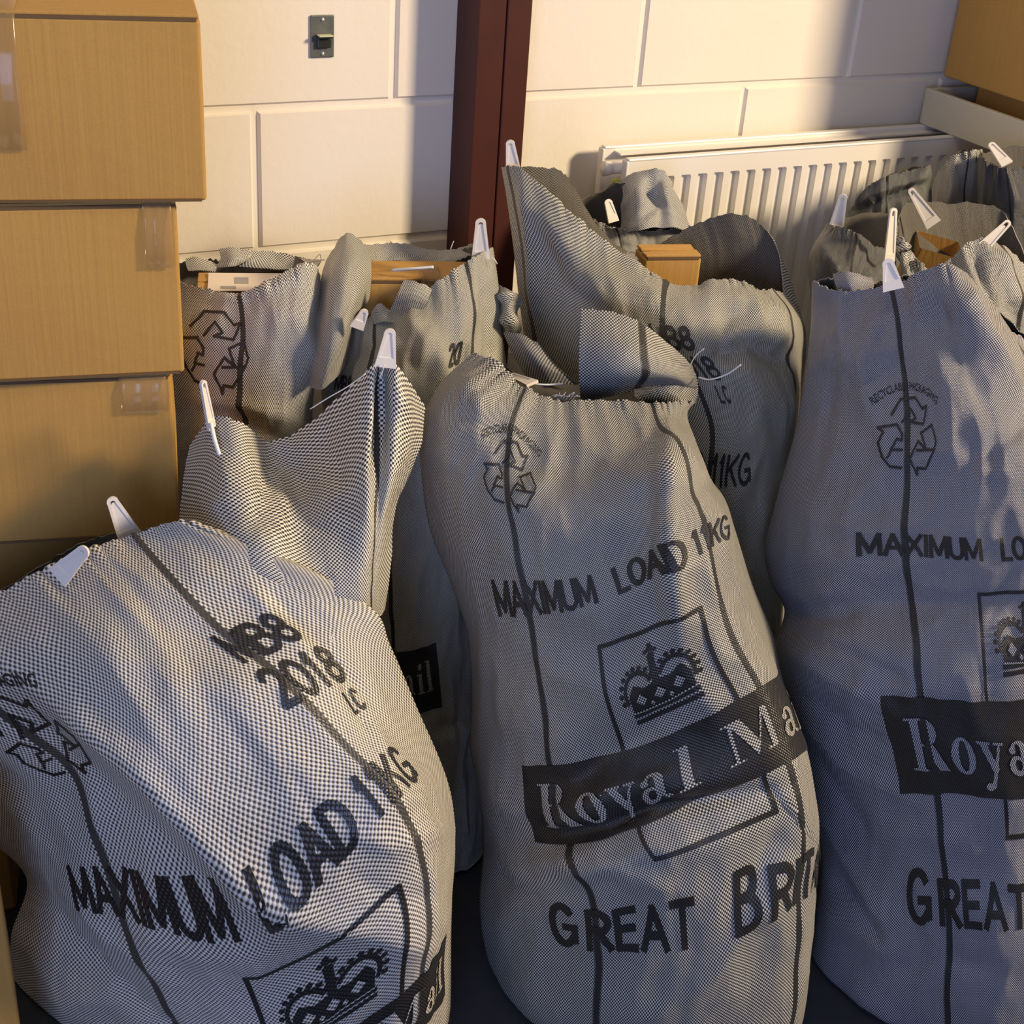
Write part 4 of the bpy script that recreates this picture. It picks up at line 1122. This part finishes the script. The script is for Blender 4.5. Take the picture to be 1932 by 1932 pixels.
# turned-out collar at its left
patch(cl, [[(616,492,1.95),(638,458,1.95),(657,440,1.96),(690,462,1.97)],[(604,545,1.90),(632,520,1.87),(665,500,1.87),(698,495,1.92)],
           [(597,605,1.86),(630,590,1.82),(665,570,1.83),(697,555,1.90)],[(588,660,1.84),(622,650,1.80),(648,630,1.81),(672,600,1.87)],
           [(584,730,1.82),(605,735,1.80),(628,720,1.81),(650,690,1.84)]], 0.62, 0.76, 0, 0.22, seed=17, amp=.5, creases=[([(640,480),(625,580),(605,700)], 12, .006), ([(680,480),(665,560),(650,620)], 10, -.006)])
# loose cloth beyond its mouth
patch(cl, [[(688,462,2.0),(760,460,2.03),(830,474,2.05),(900,458,2.03)],[(684,480,1.99),(760,476,2.02),(830,488,2.03),(905,472,2.02)],[(700,505,1.98),(740,492,2.0),(790,500,2.01),(850,496,2.01)]],
      0.8, 1.0, 0, 0.05, seed=18, amp=.5)
patch(cl, [[(762,528,1.87),(790,533,1.865),(815,545,1.87)],[(750,555,1.855),(780,560,1.85),(806,568,1.85)],[(735,588,1.86),(765,592,1.85),(795,590,1.85)]], 0.8, 0.86, 0, 0.05, seed=19, amp=.2)
patch(cl, [[(700,590,1.87),(716,572,1.87),(735,585,1.87)],[(706,612,1.86),(725,606,1.85),(748,610,1.85)]], 0.8, 0.84, 0, 0.04, seed=20, amp=.2)
e = new_sack('grey woven mail sack left of the red-brown column, mouth open on a taped box', atH(770, 1200, 1.92))
cl.build('body', mC, e)
hanging_tab(e, (907,482), (907,412), 1.93, 1.93, .026, .015, 0.05)
hanging_tab(e, (676,612), (690,584), 1.80, 1.80, .020, .012, 0.3)
thread(e, [(740,510,1.93),(780,507,1.92),(818,504,1.92)], .0022, 'tie')
thread(e, [(850,470,1.95),(853,462,1.95),(856,455,1.95)], .0006)
thread(e, [(928,485,1.92),(935,492,1.92),(938,498,1.92)], .0006)

# dark crumpled ears of that sack beside the column
cl = Cloth()
patch(cl, [[(935,535,1.97),(953,545,1.94),(968,570,1.95)],[(938,580,1.97),(955,585,1.92),(971,608,1.93)],[(943,625,1.97),(962,640,1.93),(976,658,1.94)]], 0, .08, 0, .12, seed=30, amp=.9, creases=[([(935,565),(960,560),(980,590)], 8, .012), ([(940,605),(962,600),(980,630)], 8, .012)])
cl.build('mouth_fold', mC, e)

# ---- back-left sack with labelled box
mD = mats(0.0021, white=(0.78, 0.77, 0.70), soft=0.22)
cl = Cloth(); S = [.05, .15, .213, .30, .40, .48]
rows = [
 (0.00, [(300,520),(398,548),(457,557),(522,522),(582,497),(604,520)], 1.91, .06),
 (0.06, [(290,600),(392,622),(458,628),(530,612),(588,597),(602,600)], 1.90, .09),
 (0.12, [(288,680),(392,702),(455,706),(530,700),(590,684),(596,690)], 1.90, .10),
 (0.17, [(300,750),(392,772),(459,778),(530,792),(580,775),(590,762)], 1.90, .10),
 (0.25, [(320,850),(400,862),(462,872),(530,882),(580,865),(588,850)], 1.90, .10),
 (0.50, [(330,1100),(400,1130),(460,1142),(540,1142),(590,1125),(590,1100)], 1.90, .10)]
cre = [([(400,560),(450,568),(540,530),(590,505)], 10, .006), ([(360,770),(450,790),(560,850)], 14, -.010), ([(360,750),(460,760),(570,800)], 16, .008),
       ([(590,520),(570,600),(590,700)], 18, .006), ([(400,560),(370,600),(350,680)], 14, .005)]
sf = make_sack_surface(cl, S, rows, back=[(340,496,2.0),(400,490,2.03),(445,500,2.04),(500,482,2.05),(560,484,2.03)], creases=cre, seed=14, amp=.6, p=.85, NU=110, NB=60, bk=.5, backv=.15)
recycle(cl, sf, 0.165, 0.085, 0.125, 2, arc=False)
patch(cl, [[(412,469,2.02),(440,468,2.02),(476,474,2.03)],[(416,490,2.0),(440,486,1.99),(465,488,2.0)],[(405,506,1.99),(430,504,1.98),(452,500,1.99)]], .6, .66, 0, .04, seed=21, amp=.3)
patch(cl, [[(476,474,2.03),(520,476,2.04),(575,488,2.02),(606,492,1.98)],[(470,490,2.01),(520,494,2.02),(570,502,2.0),(600,500,1.96)],[(450,503,2.0),(515,508,2.0),(560,507,1.99),(590,508,1.95)]], .7, .83, 0, .03, seed=22, amp=.3)
patch(cl, [[(350,488,2.0),(375,486,2.0),(410,500,2.0)],[(352,503,1.98),(378,500,1.98),(408,508,1.98)],[(356,512,1.97),(380,510,1.97),(405,512,1.97)]], .85, .9, 0, .03, seed=23, amp=.3)
e = new_sack('checked grey woven mail sack beside the carton stack, with a labelled box in its mouth', atH(470, 900, 1.87))
cl.build('body', mD, e)
thread(e, [(590,494,1.96),(598,484,1.96),(603,480,1.96),(606,490,1.96)], .0006)
thread(e, [(560,500,1.97),(585,494,1.96),(612,490,1.95)], .0010)

# ---- crumpled sack in front of the radiator's left end
mE = mats(0.0019, white=(0.70, 0.70, 0.68), bump=.8)
cl = Cloth(); S = [0, .13, .26, .40, .5]
rows = [
 (0.00, [(1085,385),(1135,425),(1180,440),(1245,438),(1300,425)], 2.27, .03),
 (0.05, [(1080,430),(1140,462),(1195,480),(1250,470),(1315,455)], 2.27, .05),
 (0.12, [(1075,520),(1140,560),(1200,580),(1260,570),(1330,540)], 2.27, .05),
 (0.30, [(1075,760),(1140,800),(1200,820),(1260,810),(1330,760)], 2.27, .05)]
sf = make_sack_surface(cl, S, rows, back=[(1105,372,2.29),(1140,360,2.30),(1176,345,2.30)], creases=[([(1130,430),(1200,440),(1290,420)], 8, .008), ([(1150,460),(1210,470),(1260,450)], 10, -.008)], seed=16, amp=1.0, NU=80, NB=30, backv=.1, bk=.4)
patch(cl, [[(1175,342,2.31),(1200,325,2.30),(1246,321,2.29),(1262,338,2.30),(1272,360,2.31)],[(1173,375,2.28),(1205,360,2.25),(1240,352,2.27),(1262,370,2.25),(1285,388,2.29)],
           [(1172,410,2.27),(1205,398,2.23),(1240,395,2.25),(1268,402,2.24),(1296,415,2.28)],[(1175,440,2.25),(1205,436,2.21),(1240,430,2.22),(1275,430,2.22),(1312,445,2.27)]],
      .5, .66, 0, .13, seed=24, amp=.9, creases=[([(1226,325),(1228,360),(1245,388)], 8, -.012), ([(1180,440),(1220,420),(1250,392)], 8, .008)])
e = new_sack('small crumpled grey mail sack against the left end of the radiator', atH(1200, 700, 2.22))
cl.build('body', mE, e)
hanging_tab(e, (1156,412), (1146,376), 2.20, 2.21, .018, .013, 0.4)

# ---- sacks at the far right
mK = mats(0.0019, white=(0.60, 0.60, 0.60), bump=1.0)
cl = Cloth(); S = [0, .15, .3, .45, .6]
rows = [
 (0.00, [(1693,425),(1722,492),(1768,512),(1855,452),(1950,520)], 2.12, .08),
 (0.06, [(1702,490),(1722,560),(1785,590),(1880,540),(1965,580)], 2.10, .12),
 (0.15, [(1706,580),(1725,650),(1790,680),(1890,650),(1970,650)], 2.10, .14),
 (0.40, [(1712,900),(1740,940),(1800,960),(1890,940),(1970,900)], 2.10, .14)]
sf = make_sack_surface(cl, S, rows, back=[(1702,395,2.17),(1725,380,2.20),(1790,384,2.22),(1850,385,2.22),(1900,410,2.20)], creases=[([(1830,470),(1850,530),(1880,600)], 10, -.012), ([(1870,460),(1890,520),(1915,590)], 10, .012), ([(1700,430),(1705,480),(1740,530)], 8, .008)],
                       seed=25, amp=1.2, NU=90, NB=40, backv=.12, bk=.5)
e = new_sack('translucent grey mail sack at the far right holding an opened brown box', atH(1820, 800, 2.10))
cl.build('body', mK, e)
hanging_tab(e, (1758,418), (1717,356), 2.13, 2.13, .024, .011, 0.05)
hanging_tab(e, (1846,475), (1905,417), 2.04, 2.06, .020, .011, 0.1)

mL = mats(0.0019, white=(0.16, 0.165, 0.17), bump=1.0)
cl = Cloth(); S = [0, .15, .3, .45]
rows = [
 (0.00, [(1560,424),(1592,436),(1640,462),(1690,482)], 2.12, .06),
 (0.06, [(1528,478),(1580,498),(1640,515),(1690,525)], 2.10, .10),
 (0.14, [(1530,560),(1585,585),(1640,600),(1690,600)], 2.10, .12),
 (0.35, [(1590,760),(1620,780),(1655,800),(1690,800)], 2.10, .12)]
sf = make_sack_surface(cl, S, rows, back=[(1590,412,2.20),(1640,402,2.24),(1690,415,2.22)], creases=[([(1560,470),(1590,520),(1600,570)], 10, .010), ([(1640,470),(1620,530),(1640,590)], 10, -.010)],
                       seed=26, amp=1.2, NU=80, NB=30, backv=.12, bk=.5)
e = new_sack('dark mail sack between the radiator and the right front sack, tag standing up', atH(1620, 700, 2.10))
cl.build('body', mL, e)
hanging_tab(e, (1577,432), (1592,366), 2.10, 2.10, .024, .013, 0.0)
hanging_tab(e, (1678,486), (1686,392), 2.02, 2.03, .018, .012, 0.6)

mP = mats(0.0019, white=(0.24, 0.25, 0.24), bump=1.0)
cl = Cloth(); S = [0, .15, .3, .45]
rows = [
 (0.00, [(1600,402),(1650,345),(1710,322),(1757,312)], 2.37, .04),
 (0.05, [(1597,430),(1650,385),(1705,370),(1758,368)], 2.37, .05),
 (0.12, [(1600,500),(1650,470),(1705,460),(1760,455)], 2.37, .05),
 (0.30, [(1610,700),(1650,680),(1705,670),(1760,660)], 2.37, .05)]
sf = make_sack_surface(cl, S, rows, back=[(1630,360,2.40),(1680,330,2.41),(1725,315,2.41)], creases=[([(1610,400),(1680,370),(1755,345)], 8, -.012), ([(1620,385),(1690,350),(1755,330)], 6, .008)],
                       seed=27, amp=1.0, NU=80, NB=24, backv=.1, bk=.4)
e = new_sack('low dark sack slumped against the radiator, left of the tall grey one', atH(1680, 600, 2.39))
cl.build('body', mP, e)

mQ = mats(0.0019, white=(0.50, 0.49, 0.47), bump=1.0)
cl = Cloth(); S = [0, .12, .24, .36]
rows = [
 (0.00, [(1762,345),(1795,302),(1828,288),(1850,284)], 2.50, .04),
 (0.05, [(1752,390),(1790,360),(1830,350),(1862,345)], 2.49, .06),
 (0.12, [(1745,470),(1790,450),(1830,440),(1870,430)], 2.49, .06),
 (0.30, [(1745,650),(1790,640),(1830,630),(1870,620)], 2.49, .06)]
sf = make_sack_surface(cl, S, rows, back=[(1790,300,2.53),(1820,282,2.54)], creases=[([(1800,300),(1800,350),(1790,400)], 8, .010)], seed=28, amp=1.2, NU=70, NB=24, backv=.1, bk=.4)
e = new_sack('tall grey mail sack below the corner of the cream tray', atH(1810, 600, 2.40))
cl.build('body', mQ, e)

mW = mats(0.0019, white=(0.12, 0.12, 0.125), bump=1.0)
cl = Cloth(); S = [0, .15, .3, .45]
rows = [
 (0.00, [(1848,292),(1880,315),(1920,318),(2010,330)], 2.37, .05),
 (0.05, [(1845,350),(1885,372),(1935,380),(2020,390)], 2.37, .07),
 (0.12, [(1845,440),(1890,460),(1940,470),(2020,470)], 2.37, .07),
 (0.30, [(1850,640),(1890,660),(1940,670),(2020,660)], 2.37, .07)]
sf = make_sack_surface(cl, S, rows, back=[(1870,285,2.42),(1920,275,2.44),(1980,290,2.42)], seed=29, amp=1.2, NU=70, NB=24, backv=.1, bk=.4)
e = new_sack('dark sack under the cream tray at the right edge', atH(1900, 600, 2.32))
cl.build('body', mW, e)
hanging_tab(e, (1896,305), (1868,270), 2.27, 2.30, .020, .012, 0.5)

# =================================================================== cartons inside the sacks
INB = 'brown boxes packed in the sacks'
def inner_box(c_px, h, size, az, label, z_top=None, tape=False, rot=None, drop=0.0, open_top=False):
    c = Vector(atH(*c_px, h)); w_, d_, hh = size
    R_ = Matrix.Rotation(az, 3, 'Z')
    if rot is not None: R_ = R_ @ Matrix.Rotation(rot[0], 3, 'X') @ Matrix.Rotation(rot[1], 3, 'Y')
    ex = R_ @ Vector((w_, 0, 0)); ey = R_ @ Vector((0, d_, 0)); ez = R_ @ Vector((0, 0, hh))
    o = c-ex/2-ey/2-ez
    return carton(o, ex, ey, ez, label, INB, tape=tape, seed=int(c_px[0]), flaps=not open_top, open_top=open_top, mat=M_card2, bulge=0.002)
# box whose corner shows in the tall open sack
inner_box((1262, 470), 2.06, (0.088, 0.05, 0.22), -YAW+0.25, 'brown box deep in the pointed open sack, one corner lit')
# taped box in the sack left of the column
bx, fr, (W_, D_, H_) = inner_box((790, 508), 1.965, (0.165, 0.075, 0.14), -0.30, 'brown taped box in the mouth of the sack left of the column', tape=[(0.50, 0.68, 0.05)])
# labelled box at the back left
bx, fr, (W_, D_, H_) = inner_box((472, 534), 1.93, (0.150, 0.088, 0.10), -0.30, 'brown box with a white address label in the checked sack')
bm = bmesh.new(); bm_box(bm, (W_*0.52, D_*0.45, H_+0.0030), (W_*0.82, D_*0.82, 0.0008))
for v in bm.verts: v.co = fr @ v.co
lb = bm_obj('address_label', bm, M_label, bx)
bm = bmesh.new(); bm_box(bm, (W_*0.42, D_*0.50, H_+0.0036), (W_*0.13, D_*0.30, 0.0006)); bm_box(bm, (W_*0.30, D_*0.18, H_+0.0036), (W_*0.14, D_*0.12, 0.0006))
for v in bm.verts: v.co = fr @ v.co
bm_obj('printed_block', bm, M_labelink, lb)
# opened box in the far right sack
inner_box((1778, 452), 2.145, (0.070, 0.05, 0.10), -0.55, 'opened brown box sticking out of the far right sack', open_top=True, rot=(0.25, 0.2))
inner_box((1918, 500), 2.12, (0.05, 0.03, 0.08), -0.9, 'brown box edge at the right margin of the far right sack')
